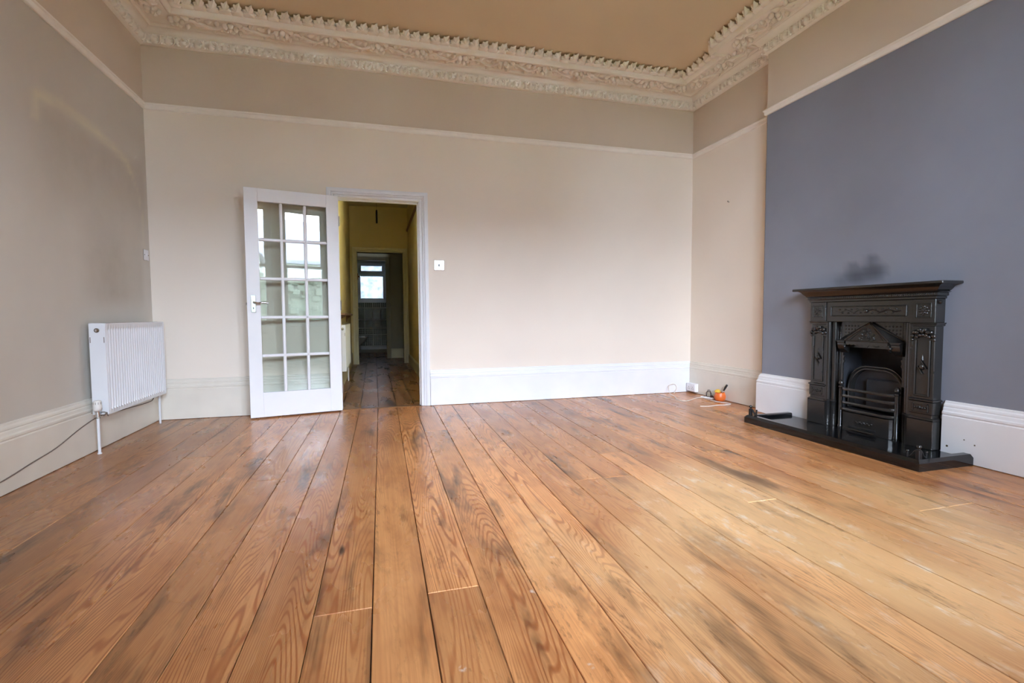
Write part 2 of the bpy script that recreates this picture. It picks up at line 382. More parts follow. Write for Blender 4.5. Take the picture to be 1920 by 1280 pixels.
for k in range(-12, 21):
    ys = [YR] + sorted(JOINTS.get(k, [])) + [0.0]
    for y0, y1 in zip(ys[:-1], ys[1:]):
        g0 = random.uniform(0.0006, 0.0018); g1 = random.uniform(0.0006, 0.0016)
        a0, a1 = lx(k, y0)+g0, lx(k+1, y0)-g1; b0, b1 = lx(k, y1)+g0, lx(k+1, y1)-g1
        a0, b0 = max(a0, 0.0), max(b0, 0.0); a1, b1 = min(a1, W), min(b1, W)
        if a1-a0 < 0.012 or b1-b0 < 0.012: continue
        e = 0.0012
        plank('plank', [(a0, y0+e), (a1, y0+e), (b1, y1-e), (b0, y1-e)], fl, 'pine_board')
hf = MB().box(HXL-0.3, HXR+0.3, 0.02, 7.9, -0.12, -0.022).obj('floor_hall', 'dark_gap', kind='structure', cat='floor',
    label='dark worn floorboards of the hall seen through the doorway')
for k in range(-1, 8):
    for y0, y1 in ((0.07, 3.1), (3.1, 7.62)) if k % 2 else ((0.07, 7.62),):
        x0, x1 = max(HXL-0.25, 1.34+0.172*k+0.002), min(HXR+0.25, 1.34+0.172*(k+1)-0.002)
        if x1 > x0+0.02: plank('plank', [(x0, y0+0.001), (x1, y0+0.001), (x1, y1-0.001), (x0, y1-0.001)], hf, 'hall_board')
MB().cbox(DX0, DX1, 0.002, 0.068, -0.02, 0.004, 0.003).obj('trim_threshold', 'hall_board', kind='structure', cat='threshold',
    label='narrow timber threshold strip across the doorway floor')

# ------------------------------------------------------------------ walls
def wall(name, boxes, mat, label, parent=None, **k):
    m = MB()
    for b in boxes: m.box(*b)
    return m.obj(name, mat, parent, kind='structure' if not parent else None, cat='wall' if not parent else None, label=label, **k)
wb = wall('wall_back', [(-WT, DX0-0.02, 0, WT, -0.1, HR-0.02), (DX1+0.02, W+WT, 0, WT, -0.1, HR-0.02), (DX0-0.02, DX1+0.02, 0, WT, DZ+0.02, HR-0.02)], 'cream_wall',
          'cream painted back wall with the open doorway')
wall('frieze', [(-WT, W+WT, 0, WT, HR-0.02, CEIL+0.05)], 'taupe_frieze', None, wb)
def grid_wall(name, mat, y0, y1, z0, z1, x, step, hole=None, **k):   # face in a plane of constant x
    ny = max(1, round((y1-y0)/step)); nz = max(1, round((z1-z0)/step))
    m = MB(); v = [(x, y0+(y1-y0)*i/ny, z0+(z1-z0)*j/nz) for j in range(nz+1) for i in range(ny+1)]; f = []
    for j in range(nz):
        for i in range(ny):
            a = j*(ny+1)+i; f.append((a, a+1, a+ny+2, a+ny+1))
    return m.add(v, f).obj(name, mat, fix=False, **k)
wl = grid_wall('wall_left', 'stained_cream_wall', YR, 0.0, -0.1, HR-0.02, 0.0, 0.035, kind='structure', cat='wall',
    label='grey-cream left wall with damp stains above the radiator')
MB().box(-WT, -0.004, YR-WT, WT, -0.1, CEIL+0.05).obj('core', 'cream_wall', wl)
wall('frieze', [(-0.004, 0.0, YR, 0.0, HR-0.02, CEIL+0.05)], 'taupe_frieze', None, wl)
def seg(p, a, b):
    ax, ay = a; bx_, by = b; px, py = p; dx, dy = bx_-ax, by-ay
    t = max(0, min(1, ((px-ax)*dx+(py-ay)*dy)/(dx*dx+dy*dy))); return math.hypot(px-ax-t*dx, py-ay-t*dy)
ARCH = [(-1.42, 2.02), (-1.40, 2.17), (-1.16, 2.20), (-0.80, 2.18), (-0.50, 2.14), (-0.34, 2.10), (-0.16, 1.90), (-0.10, 1.70), (-0.09, 1.45)]
def mark(v):
    d = min(seg((v.y, v.z), a, b) for a, b in zip(ARCH[:-1], ARCH[1:])); w = 0.055 if v.z > 2.0 else 0.02
    return max(0, 1-d/w)*(0.9 if v.z > 2.0 else 0.5)
def sm(a, b, x): t = max(0, min(1, (x-a)/(b-a))); return t*t*(3-2*t)
def damp(v):
    y, z = v.y, v.z
    s1 = sm(-1.12, -0.9, y)*(1-sm(-0.2, -0.1, y))*sm(0.92, 1.08, z)*(1-sm(1.25, 1.75, z))*0.55
    s1 *= 0.75+0.25*math.sin(y*9+1.0)
    s2 = 0.35*sm(-1.6, -1.2, y)*(1-sm(-0.1, 0.0, y))*sm(1.4, 1.9, z)*(1-sm(2.05, 2.2, z))
    return min(1, s1+s2)
bake_field(wl, 'mark', mark); bake_field(wl, 'stain', damp)
wr = wall('wall_right', [(W, W+WT, E1, WT, -0.1, HR-0.02), (W, W+WT, YR-WT, E2, -0.1, HR-0.02)], 'cream_wall', 'cream alcove wall between the corner and the grey chimney breast')
wall('frieze', [(W, W+WT, E1, WT, HR-0.02, CEIL+0.05), (W, W+WT, YR-WT, E2, HR-0.02, CEIL+0.05)], 'taupe_frieze', None, wr)
FO = 0.30; FZ = 0.84      # fireplace opening in the breast
def breast_face():
    ys = [E2 + (YC-FO-E2)*i/20 for i in range(21)]; ys += [YC-FO + 2*FO*i/16 for i in range(1, 17)]; ys += [YC+FO + (E1-YC-FO)*i/20 for i in range(1, 21)]
    zs = [-0.1] + [FZ*i/10 for i in range(11)] + [FZ + (HR-0.02-FZ)*i/50 for i in range(1, 51)]
    v = [(XW, y, z) for z in zs for y in ys]; f = []; n = len(ys)
    for j in range(len(zs)-1):
        for i in range(n-1):
            if ys[i] > YC-FO-1e-6 and ys[i+1] < YC+FO+1e-6 and zs[j+1] < FZ+1e-6: continue
            a = j*n+i; f.append((a, a+n, a+n+1, a+1))
    return MB().add(v, f).obj('wall_chimney', 'blue_grey_wall', fix=False, kind='structure', cat='wall', label='blue-grey painted chimney breast above the black fireplace')
wc = breast_face()
def soot_mark(v):
    u = -(v.y-YC); z = v.z
    s = 0
    for cu, cz, ru, rz, k in ((-0.03, 1.18, 0.12, 0.07, 0.8), (-0.14, 1.16, 0.12, 0.07, 0.75), (-0.03, 1.26, 0.05, 0.05, 0.6), (-0.17, 1.22, 0.06, 0.05, 0.55), (-0.25, 1.13, 0.08, 0.05, 0.4)):
        d = ((u-cu)/ru)**2 + ((z-cz)/rz)**2; s = max(s, k*max(0, 1.35-d))
    return min(1, s)
bake_field(wc, 'stain', soot_mark)
MB().box(XW, W+WT, E1-0.004, E1, -0.1, HR-0.02).box(XW, W+WT, E2, E2+0.004, -0.1, HR-0.02).obj('return', 'cream_wall', wc)
MB().box(XW, W+WT, E2, E1, HR-0.02, CEIL+0.05).obj('frieze', 'taupe_frieze', wc)
MB().box(XW+0.003, W+0.5, YC+FO, E1-0.004, -0.1, HR-0.02).box(XW+0.003, W+0.5, E2+0.004, YC-FO, -0.1, HR-0.02).box(XW+0.003, W+0.5, YC-FO, YC+FO, FZ, HR-0.02).box(W+0.2, W+0.5, YC-FO, YC+FO, -0.1, FZ).obj('core', 'soot', wc)
# window wall behind the camera
bx_ = [(-WT, WINS[0][0], YR-0.3, YR, -0.1, CEIL+0.05), (WINS[2][1], W+WT, YR-0.3, YR, -0.1, CEIL+0.05),
       (WINS[0][1], WINS[1][0], YR-0.3, YR, -0.1, CEIL+0.05), (WINS[1][1], WINS[2][0], YR-0.3, YR, -0.1, CEIL+0.05)]
for a, b in WINS: bx_ += [(a, b, YR-0.3, YR, -0.1, WZ0), (a, b, YR-0.3, YR, WZ1, CEIL+0.05)]
wall('wall_front', bx_, 'cream_wall', 'cream window wall reflected in the glazed door')
MB().box(-WT, W+WT, YR-0.3, WT, CEIL, CEIL+0.1).obj('ceiling', 'taupe_ceiling', kind='structure', cat='ceiling', label='tan painted ceiling inside the white plaster cornice')

# ------------------------------------------------------------------ picture rail, baseboards
RAIL = [(0, -0.050), (0.010, -0.050), (0.016, -0.044), (0.018, -0.018), (0.026, -0.012), (0.026, -0.003), (0.022, 0), (0, 0)]
MB().run((0, 0), (W, 0), (0, -1), RAIL, 1, -1, HR).obj('trim_1', 'rail_white', smooth=30, kind='structure', cat='picture rail', label='white picture rail along the cream back wall')
MB().run((0, 0), (0, YR), (1, 0), RAIL, 1, -1, HR).obj('trim_2', 'rail_white', smooth=30, kind='structure', cat='picture rail', label='dingy picture rail along the stained left wall')
MB().run((W, 0), (W, E1), (-1, 0), RAIL, 1, 0, HR).obj('trim_3', 'rail_white', smooth=30, kind='structure', cat='picture rail', label='short picture rail on the alcove wall beside the chimney breast')
MB().run((XW, E1), (XW, E2), (-1, 0), RAIL, -1, 1, HR).run((W, E1), (XW, E1), (0, 1), RAIL, 1, 1, HR).obj('trim_4', 'rail_white', smooth=30, kind='structure', cat='picture rail', label='white picture rail above the blue-grey chimney breast')
BB = [(0, 0.004), (0.030, 0.004), (0.030, 0.262), (0.026, 0.266), (0.026, 0.271), (0.031, 0.275), (0.031, 0.287), (0.023, 0.294), (0.021, 0.310), (0.016, 0.315), (0.018, 0.322), (0.016, 0.332), (0.009, 0.340), (0.008, 0.350), (0, 0.353)]
MB().run((0, 0), (1.425, 0), (0, -1), BB, 1, 0).obj('baseboard_back_left', 'gloss_cream', smooth=25, kind='structure', cat='baseboard', label='cream moulded baseboard between the radiator and the glazed door')
MB().run((2.357, 0), (W, 0), (0, -1), BB, 0, -1).obj('baseboard_back', 'gloss_white', smooth=25, kind='structure', cat='baseboard', label='long bright white moulded baseboard right of the doorway')
MB().run((0, 0), (0, YR), (1, 0), BB, 1, -1).obj('baseboard_left', 'gloss_cream', smooth=25, kind='structure', cat='baseboard', label='grubby moulded baseboard under the radiator on the left wall')
MB().run((W, 0), (W, E1), (-1, 0), BB, 1, -1).obj('baseboard_right', 'gloss_cream', smooth=25, kind='structure', cat='baseboard', label='cream baseboard in the alcove behind the orange pot')
MB().run((W, E1), (XW, E1), (0, 1), BB, 1, 1).run((XW, E1), (XW, YC+0.47), (-1, 0), BB, -1, 0).obj('baseboard_chimney_far', 'gloss_white', smooth=25, kind='structure', cat='baseboard', label='short white baseboard on the chimney breast left of the fireplace')
bcn = MB().run((XW, YC-0.47), (XW, E2), (-1, 0), BB, 0, 1).run((XW, E2), (W, E2), (0, -1), BB, -1, -1).obj('baseboard_chimney_near', 'gloss_white', smooth=25, kind='structure', cat='baseboard', label='white baseboard on the chimney breast right of the fireplace')
for yy, zz, rr in ((-2.759, 0.081, 0.0065), (-2.848, 0.139, 0.004), (-2.902, 0.119, 0.0045)):
    MB().lathe([(rr, -0.0008), (rr*0.8, 0.0002)], 10, (XW-0.030, yy, zz), 'x').obj('screw_hole', 'brass_dull', bcn)

# ------------------------------------------------------------------ plaster cornice
CP = [(0, HC), (0.022, HC), (0.034, HC+0.008), (0.030, HC+0.014), (0.044, 3.238), (0.060, 3.246), (0.066, 3.256), (0.074, 3.268), (0.088, 3.278), (0.098, 3.282),
      (0.099, 3.275), (0.106, 3.268), (0.115, 3.268), (0.121, 3.275), (0.123, 3.290), (0.312, 3.290), (0.316, 3.278), (0.324, 3.271), (0.334, 3.271), (0.342, 3.278), (0.346, 3.292), (0.350, 3.302), (0.352, 3.335), (0.352, CEIL), (0, CEIL)]
def relief(poly, thick, ridge=0.0):
    """flat outline in XY, domed along its middle, base at z=0"""
    n = len(poly); cx = sum(p[0] for p in poly)/n; cy = sum(p[1] for p in poly)/n
    m = MB(); v = [(x, y, 0) for x, y in poly] + [(cx+(x-cx)*0.82, cy+(y-cy)*0.82, thick*0.7) for x, y in poly] + [(cx, cy, thick+ridge)]
    m.add(v, [(i, (i+1) % n, n+(i+1) % n, n+i) for i in range(n)] + [(n+i, n+(i+1) % n, 2*n) for i in range(n)]); return m
# acanthus leaf of the inner border: grows along +Y, leans to +X
LP = [(-0.040, 0.0), (-0.046, 0.030), (-0.034, 0.034), (-0.036, 0.056), (-0.020, 0.058), (-0.014, 0.082), (0.004, 0.078), (0.030, 0.098), (0.030, 0.074), (0.038, 0.060), (0.030, 0.046), (0.044, 0.030), (0.036, 0.0)]
LEAF = relief(LP, 0.024, 0.012).mesh('leaf', 'plaster_white', 50)
def rosette():
    m = MB()
    for k in range(5):
        a = 2*PI*k/5; m.ball((0.030*math.cos(a), 0.030*math.sin(a), 0.006), (0.019, 0.019, 0.013), 6, 4)
    m.ball((0, 0, 0.012), (0.012, 0.012, 0.012), 6, 4); return m.mesh('rosette', 'plaster_white', 60)
ROS = rosette()
def spray():
    m = MB(); m.tube(spline([(-0.12, -0.02, 0.004), (-0.06, 0.030, 0.006), (0.0, 0.0, 0.008), (0.06, -0.030, 0.006), (0.12, 0.02, 0.004)], 3), 0.006, 5)
    for x, y, a in ((-0.085, 0.04, 2.4), (-0.045, -0.01, -0.6), (-0.02, 0.04, 0.9), (0.03, 0.03, 0.5), (0.045, -0.055, -2.2), (0.085, -0.035, -0.7), (0.075, 0.02, 1.2), (-0.1, -0.05, -2.0)):
        c, s_ = math.cos(a), math.sin(a); b = len(m.v)
        pl = [(-0.026, 0), (-0.010, 0.015), (0.012, 0.012), (0.032, 0.0), (0.012, -0.012), (-0.010, -0.015)]
        q = relief(pl, 0.009, 0.005); m.add([(x+c*vx-s_*vy, y+s_*vx+c*vy, vz+0.001) for vx, vy, vz in q.v], q.f)
    return m.mesh('leaf_spray', 'plaster_white', 60)
SPR = spray()
def scroll():      # lower enrichment, upright leaf with two curls, in XY plane, z outwards
    m = MB(); q = relief([(-0.014, 0.0), (-0.030, 0.022), (-0.020, 0.030), (-0.030, 0.046), (-0.014, 0.052), (0.0, 0.078), (0.014, 0.052), (0.030, 0.046), (0.020, 0.030), (0.030, 0.022), (0.014, 0.0)], 0.012, 0.006)
    m.add(q.v, q.f)
    m.tube(spline([(0.030, 0.004, 0.004), (0.046, 0.020, 0.008), (0.050, 0.046, 0.010), (0.036, 0.062, 0.009), (0.028, 0.050, 0.008), (0.038, 0.044, 0.008)], 2), 0.0055, 5)
    m.tube(spline([(-0.026, 0.066, 0.004), (-0.046, 0.070, 0.007), (-0.052, 0.050, 0.006)], 2), 0.005, 5)
    m.ball((0.052, 0.010, 0.004), (0.010, 0.010, 0.008), 6, 4); m.ball((-0.044, 0.014, 0.004), (0.009, 0.012, 0.008), 6, 4)
    return m.mesh('scroll', 'plaster_white', 60)
SCR = scroll()
def orient(ax, ay, az):   # euler for local axes
    return Matrix((Vector(ax), Vector(ay), Vector(az))).transposed().to_euler()
def cornice(name, A, B, nrm, sA, sB, label, extra=None, t0=0.0, t1=None):
    m = MB().run(A, B, nrm, CP, sA, sB)
    if extra: m.run(*extra[:3], CP, *extra[3:])
    o = m.obj(name, 'plaster_white', smooth=35, kind='structure', cat='cornice', label=label)
    A = Vector((*A, 0)); B = Vector((*B, 0)); L = (B-A).length; d = (B-A)/L; n = Vector((*nrm, 0)); Z = Vector((0, 0, 1))
    if t1 is None: t1 = L
    # inner leaf border (leaves hang slightly below the ceiling, growing into the room)
    e = orient(d, (n*0.92+Z*0.38).normalized(), d.cross((n*0.92+Z*0.38).normalized()))
    lo = sA*0.36; hi = L + sB*0.36; k = 0; s = lo+0.02
    # flip so that relief faces down
    gy = (n*0.89+Z*0.46).normalized(); gz = d.cross(gy)
    if gz.z > 0: gx = -d; gz = gx.cross(gy)
    else: gx = d
    eL = orient(gx, gy, gz)
    while s < hi-0.02:
        if t0-0.3 < s < t1+0.3:
            p = A + d*s + n*0.343 + Z*3.318; inst('leaf', LEAF, o, p, eL, (1.08, random.uniform(0.98, 1.2), 1))
        s += 0.088; k += 1
    # flowers and sprays on the soffit
    s = sA*0.22 + 0.12; k = 0; eS = orient(gx, n, gx.cross(n)) if gx.cross(n).z < 0 else orient(-gx, n, (-gx).cross(n))
    while s < L + sB*0.22 - 0.06:
        if t0-0.3 < s < t1+0.3: inst(('rosette', 'leaf_spray')[k % 2], (ROS, SPR)[k % 2], o, A+d*s+n*0.218+Z*3.2905, eS, (1.35, 1.35, 2.2))
        s += 0.195; k += 1
    # lower enrichment
    s = sA*0.05 + 0.06; up = (Z*0.97 + n*0.24).normalized(); ex = up.cross((n*0.97-Z*0.24)); eW = orient(ex, up, ex.cross(up))
    while s < L + sB*0.05 - 0.03:
        if t0-0.3 < s < t1+0.3: inst('scroll', SCR, o, A+d*s+n*0.026+Z*(HC+0.006), eW, (1.06, 0.98, 1.9))
        s += 0.106
    return o
cornice('trim_5', (0, 0), (W, 0), (0, -1), 1, -1, 'ornate white plaster cornice along the back wall')
cornice('trim_6', (0, 0), (0, YR), (1, 0), 1, -1, 'shadowed ornate plaster cornice at the top of the left wall', t1=1.4)
cornice('trim_7', (W, 0), (W, E1), (-1, 0), 1, -1, 'short ornate plaster cornice above the alcove')
cornice('trim_8', (XW, E1), (XW, E2), (-1, 0), -1, 1, 'ornate plaster cornice above the chimney breast', extra=((W, E1), (XW, E1), (0, 1), 1, 1))

# ------------------------------------------------------------------ doorway casing and lining
AP = [(0, 0), (0.0, 0.012), (0.010, 0.016), (0.020, 0.016), (0.024, 0.011), (0.028, 0.020), (0.042, 0.024), (0.046, 0.018), (0.052, 0.026), (0.078, 0.030), (0.085, 0.028), (0.088, 0.0)]   # (across from the opening, proud)
def architrave(x0, x1, zt, y, sgn, mat, name, label):
    root = empty(name, (x0, y, 0), kind='structure', cat='door casing', label=label)
    def piece(vs0, vs1, nm):
        n = len(AP); m = MB().add(vs0+vs1, [tuple(range(n)), tuple(range(n, 2*n))] + [(i, (i+1) % n, n+(i+1) % n, n+i) for i in range(n)])
        o = m.obj(nm, mat, smooth=25); o.parent = root; o.location = (-x0, -y, 0)
    piece([(x0-a, y+sgn*b, 0.003) for a, b in AP], [(x0-a, y+sgn*b, zt+a) for a, b in AP], 'jamb_moulding')
    piece([(x1+a, y+sgn*b, 0.003) for a, b in AP], [(x1+a, y+sgn*b, zt+a) for a, b in AP], 'jamb_moulding')
    piece([(x0-a, y+sgn*b, zt+a) for a, b in AP], [(x1+a, y+sgn*b, zt+a) for a, b in AP], 'head_moulding')
    return root
architrave(DX0, DX1, DZ, 0.0, -1, 'casing_white', 'trim_9', 'white reeded door casing around the hall doorway')
MB().box(DX0-0.02, DX0, 0, WT, 0.0, DZ).box(DX1, DX1+0.02, 0, WT, 0.0, DZ).box(DX0-0.02, DX1+0.02, 0, WT, DZ, DZ+0.02).box(DX0, DX0+0.012, 0.045, 0.085, 0.0, DZ).box(DX1-0.012, DX1, 0.045, 0.085, 0.0, DZ).box(DX0, DX1, 0.045, 0.085, DZ-0.012, DZ).obj('trim_10', 'casing_white', kind='structure', cat='door lining', label='white door lining and stop inside the hall doorway')

# ------------------------------------------------------------------ glazed door (open against the wall)
def glazed_door():
    wid, z0, z1, t = 0.762, 0.012, 1.988, 0.040
    d = empty('door_1', (1.533, -0.072, 0), math.radians(191.95), kind='structure', cat='door', label='white fifteen-pane glazed door standing open against the wall')
    S, TR, BRl, bar = 0.104, 0.112, 0.215, 0.026
    MB().cbox(0, S, -t, 0, z0, z1, 0.002).obj('stile', 'door_white', d); MB().cbox(wid-S, wid, -t, 0, z0, z1, 0.002).obj('stile', 'door_white', d)
    MB().cbox(S, wid-S, -t, 0, z1-TR, z1, 0.002).obj('rail', 'door_white', d); MB().cbox(S, wid-S, -t, 0, z0, z0+BRl, 0.002).obj('rail', 'door_white', d)
    gx0, gx1, gz0, gz1 = S, wid-S, z0+BRl, z1-TR
    cw = (gx1-gx0-2*bar)/3; ch = (gz1-gz0-4*bar)/5
    def bars(x0, x1, za, zb):
        return MB().cbox(x0, x1, -t+0.006, -0.006, za, zb, 0.006)
    for i in (1, 2): x = gx0+i*cw+(i-1)*bar; bars(x, x+bar, gz0, gz1).obj('glazing_bar', 'door_white', d)
    for j in range(1, 5):
        z = gz0+j*ch+(j-1)*bar; bars(gx0, gx1, z, z+bar).obj('glazing_bar', 'door_white', d)
    for i in range(3):
        for j in range(5):
            x = gx0+i*(cw+bar); z = gz0+j*(ch+bar)
            MB().box(x-0.004, x+cw+0.004, -t/2-0.002, -t/2+0.002, z-0.004, z+ch+0.004).obj('pane', 'door_pane', d)
    for z in (0.22, 0.99, 1.76):
        MB().cyl((-0.006, 0.0, z-0.045), (-0.006, 0.0, z+0.045), 0.006, 8).obj('hinge', 'steel', d)
    for sgn, y in ((1, 0.0), (-1, -t)):
        h = MB().cbox(wid-0.068, wid-0.030, min(y, y+sgn*0.007), max(y, y+sgn*0.007), 0.925, 1.075, 0.003).obj('handle', 'chrome', d, label='chrome lever handle on a tall back plate')
        MB().cyl((wid-0.049, y+sgn*0.006, 1.012), (wid-0.049, y+sgn*0.03, 1.012), 0.011, 12).obj('boss', 'chrome', h, smooth=40)
        MB().tube(spline([(wid-0.049, y+sgn*0.030, 1.012), (wid-0.085, y+sgn*0.046, 1.006), (wid-0.125, y+sgn*0.050, 1.012), (wid-0.162, y+sgn*0.046, 1.006)], 4), [0.0095]*4+[0.0075]*9, 10).obj('lever', 'chrome', h, smooth=60)
        for zz in (0.936, 1.064): MB().lathe([(0.004, y+sgn*0.0068), (0.003, y+sgn*0.0085)], 8, (wid-0.049, 0, zz), 'y').obj('screw', 'steel', h)
        MB().cbox(wid-0.052, wid-0.046, min(y+sgn*0.0065, y+sgn*0.0078), max(y+sgn*0.0065, y+sgn*0.0078), 0.955, 0.972, 0.001).obj('keyhole', 'black_plastic', h)
    MB().cbox(wid-0.0005, wid+0.008, -0.028, -0.012, 0.99, 1.012, 0.002).obj('latch', 'brass_dull', d)
glazed_door()

# ------------------------------------------------------------------ switches, nail, socket box
def switch(name, mat, loc, rz, label, w=0.096):
    r = empty(name, loc, rz, cat='switch', label=label)     # local: x along wall, -y out, z up
    MB().cbox(-w/2, w/2, -0.0065, 0, -w/2, w/2, 0.003).obj('plate', 'steel' if mat == 'steel' else 'white_plastic', r)
    MB().box(-w/2-0.0015, w/2+0.0015, -0.0015, -0.0002, -w/2-0.0015, w/2+0.0015).obj('gasket', 'brass_dull', r)
    MB().cbox(-0.009, 0.005, -0.012, -0.005, -0.014, 0.012, 0.002).obj('rocker', 'black_plastic' if mat == 'steel' else 'white_plastic', r)
    for s in (-1, 1): MB().lathe([(0.005, -0.0066), (0.004, -0.0082)], 8, (s*w*0.40, 0, 0), 'y').obj('screw', 'brass_dull', r)
switch('light_switch', 'steel', (2.460, -0.0003, 1.386), 0, 'brushed steel light switch on the back wall beside the doorway')
switch('light_switch', 'white', (0.0003, -0.078, 1.410), PI/2, 'cream plastic light switch on the left wall near the corner', 0.088)
n_ = empty('wall_hook', (W, -0.609, 2.027), cat='hook', label='small dark nail hook on the alcove wall above the skirting')
MB().tube([(0, 0, 0), (-0.014, 0, -0.003), (-0.018, 0, 0.006)], 0.003, 6).obj('nail', 'brass_dull', n_)
MB().lathe([(0.007, -0.019), (0.007, -0.017)], 8, (0, 0, 0.006), 'x').obj('nail_head', 'brass_dull', n_)
s_ = empty('socket_box', (W-0.0315, -0.125, 0.068), cat='socket', label='white double socket box on the skirting in the back right corner')
MB().cbox(-0.042, 0, -0.073, 0.073, -0.046, 0.046, 0.003).obj('back_box', 'white_plastic', s_)
MB().cbox(-0.049, -0.041, -0.074, 0.074, -0.044, 0.044, 0.003).obj('face_plate', 'white_plastic', s_)
for yy in (-0.034, 0.034):
    MB().cbox(-0.053, -0.048, yy-0.007, yy+0.007, 0.014, 0.030, 0.002).obj('rocker', 'white_plastic', s_)
    for a, b in ((0, 0.006), (-0.011, -0.014), (0.011, -0.014)): MB().cbox(-0.0502, -0.0488, yy+a-0.003, yy+a+0.003, b-0.004, b+0.004, 0.0005).obj('socket_hole', 'black_plastic', s_)

# ------------------------------------------------------------------ radiators
def radiator(name, loc, rz, L, z0, z1, dep, off, label, ribs, full=True):
    """local: x along the wall from the valve end, -y out of the wall, base on the floor"""
    r = empty(name, loc, rz, cat='radiator', label=label)
    yf = -(off+dep); yb = -off
    def panel(y, nm, sgn):
        m = MB(); n = ribs*6; zc = [z0+0.001, z0+0.028, z0+0.046, z1-0.052, z1-0.034, z1-0.004]
        v = []; 
        for j, z in enumerate(zc):
            for i in range(n+1):
                x = 0.012 + (L-0.024)*i/n; ph = (i % 6)
                dd = (-0.020, -0.020, 0.003, 0.0085, 0.0085, 0.003)[ph] if 2 <= j <= 3 else 0.007
                if i in (0, n): dd = 0.007
                v.append((x, y - sgn*(dd-0.006), z))
        f = []
        for j in range(5):
            for i in range(n): a = j*(n+1)+i; f.append((a, a+1, a+n+2, a+n+1))
        m.add(v, f); return m.obj(nm, 'radiator_white', r, smooth=50, fix=False)
    panel(yf, 'front_panel', 1)
    MB().cbox(0.012, L-0.012, yb-0.012, yb, z0, z1-0.004, 0.004).obj('back_panel', 'radiator_white', r)
    MB().box(0.014, L-0.014, yf+0.034, yf+0.040, z0, z1-0.004).obj('inner_face', 'radiator_white', r)
    MB().cbox(0.0, 0.012, yf-0.003, yb+0.002, z0+0.002, z1, 0.003).obj('side_panel', 'radiator_white', r)
    MB().cbox(L-0.012, L, yf-0.003, yb+0.002, z0+0.002, z1, 0.003).obj('side_panel', 'radiator_white', r)
    g = MB().cbox(0.004, L-0.004, yf-0.003, yb+0.002, z1-0.004, z1+0.003, 0.002).obj('top_grille', 'radiator_white', r)
    for i in range(int(L/0.03)):
        x = 0.02+i*0.03
        if x < L-0.04: MB().box(x, x+0.016, yf+0.018, yb-0.018, z1+0.003, z1+0.0038).obj('slot', 'cable_grey', g)
    pl = MB().lathe([(0.015, 0.0), (0.015, -0.003), (0.010, -0.004), (0.010, -0.006)], 12, (0, (yf+yb)/2, z1-0.044), 'x').obj('bleed_plug', 'brass_dull', r, smooth=40)
    MB().lathe([(0.010, -0.0055), (0.006, -0.009)], 6, (0, (yf+yb)/2, z1-0.044), 'x').obj('bleed_screw', 'chrome', pl)
    for yy in (yf+0.006, yb-0.006): MB().box(-0.0006, 0.0005, yy-0.002, yy+0.002, z1-0.125, z1-0.088).obj('slit', 'cable_grey', r)
    return r, yf, yb
def pipes(r, yf, yb, L, z0, vz, far=True):
    ym = (yf+yb)/2
    MB().cyl((-0.036, ym, 0.002), (-0.036, ym, vz-0.035), 0.0085, 12).obj('pipe', 'radiator_white', r, smooth=40)
    MB().lathe([(0.013, 0), (0.013, 0.008)], 12, (-0.036, ym, 0.001)).obj('pipe_collar', 'radiator_white', r, smooth=40)
    if far: MB().tube([(L-0.02, ym, z0+0.03), (L-0.02, ym, 0.002)], 0.0085, 12).obj('pipe', 'radiator_white', r, smooth=40)
    b = MB().cyl((-0.036, ym, vz-0.042), (-0.036, ym, vz), 0.012, 12).cyl((-0.036, ym, vz-0.02), (0.002, ym, vz-0.02), 0.010, 12).obj('valve_body', 'chrome', r, smooth=40)
    MB().lathe([(0.013, vz-0.05), (0.013, vz-0.042)], 6, (-0.036, ym, 0)).obj('nut', 'brass_dull', b)
    hd = MB().lathe([(0.016, vz-0.002), (0.022, vz+0.004), (0.024, vz+0.012), (0.024, vz+0.036), (0.0225, vz+0.040), (0.0225, vz+0.058), (0.019, vz+0.066), (0.010, vz+0.068)], 18, (-0.036, ym, 0)).obj('thermostat_head', 'valve_cream', r, smooth=40)
    for k in range(10):
        a = 2*PI*k/10; MB().box(-0.0012, 0.0012, -0.0005, 0.0008, vz+0.042, vz+0.057).obj('grip_slot', 'brass_dull', hd, loc=(-0.036+0.0226*math.cos(a), ym+0.0226*math.sin(a), 0)).rotation_euler = (0, 0, a+PI/2)
r1, yf, yb = radiator('radiator', (0.0, -1.085, 0), PI/2, 0.93, 0.250, 0.850, 0.088, 0.046, 'white double-panel radiator on the left wall in the corner', 26)
pipes(r1, yf, yb, 0.93, 0.25, 0.285)
MB().tube(spline([(0.020, yb+0.02, 0.262), (-0.015, yf+0.018, 0.272), (-0.030, yf-0.002, 0.262), (-0.018, yf-0.006, 0.245), (-0.004, yf+0.006, 0.250), (-0.012, yf+0.004, 0.268), (-0.040, yf+0.010, 0.25)], 4), 0.0022, 6).obj('wire_coil', 'cable_grey', r1)
MB().tube(spline([(0.033, -2.9, 0.03), (0.033, -2.3, 0.05), (0.033, -1.904, 0.076), (0.033, -1.664, 0.106), (0.033, -1.458, 0.131), (0.033, -1.204, 0.191), (0.033, -1.016, 0.222), (0.033, -0.88, 0.222), (0.033, -0.574, 0.206), (0.033, -0.21, 0.193), (0.034, -0.137, 0.212), (0.036, -0.12, 0.246)], 5), 0.0032, 6).obj('cable', 'cable_grey', smooth=60, cat='cable', label='thin brown cable running along the left baseboard to the radiator')

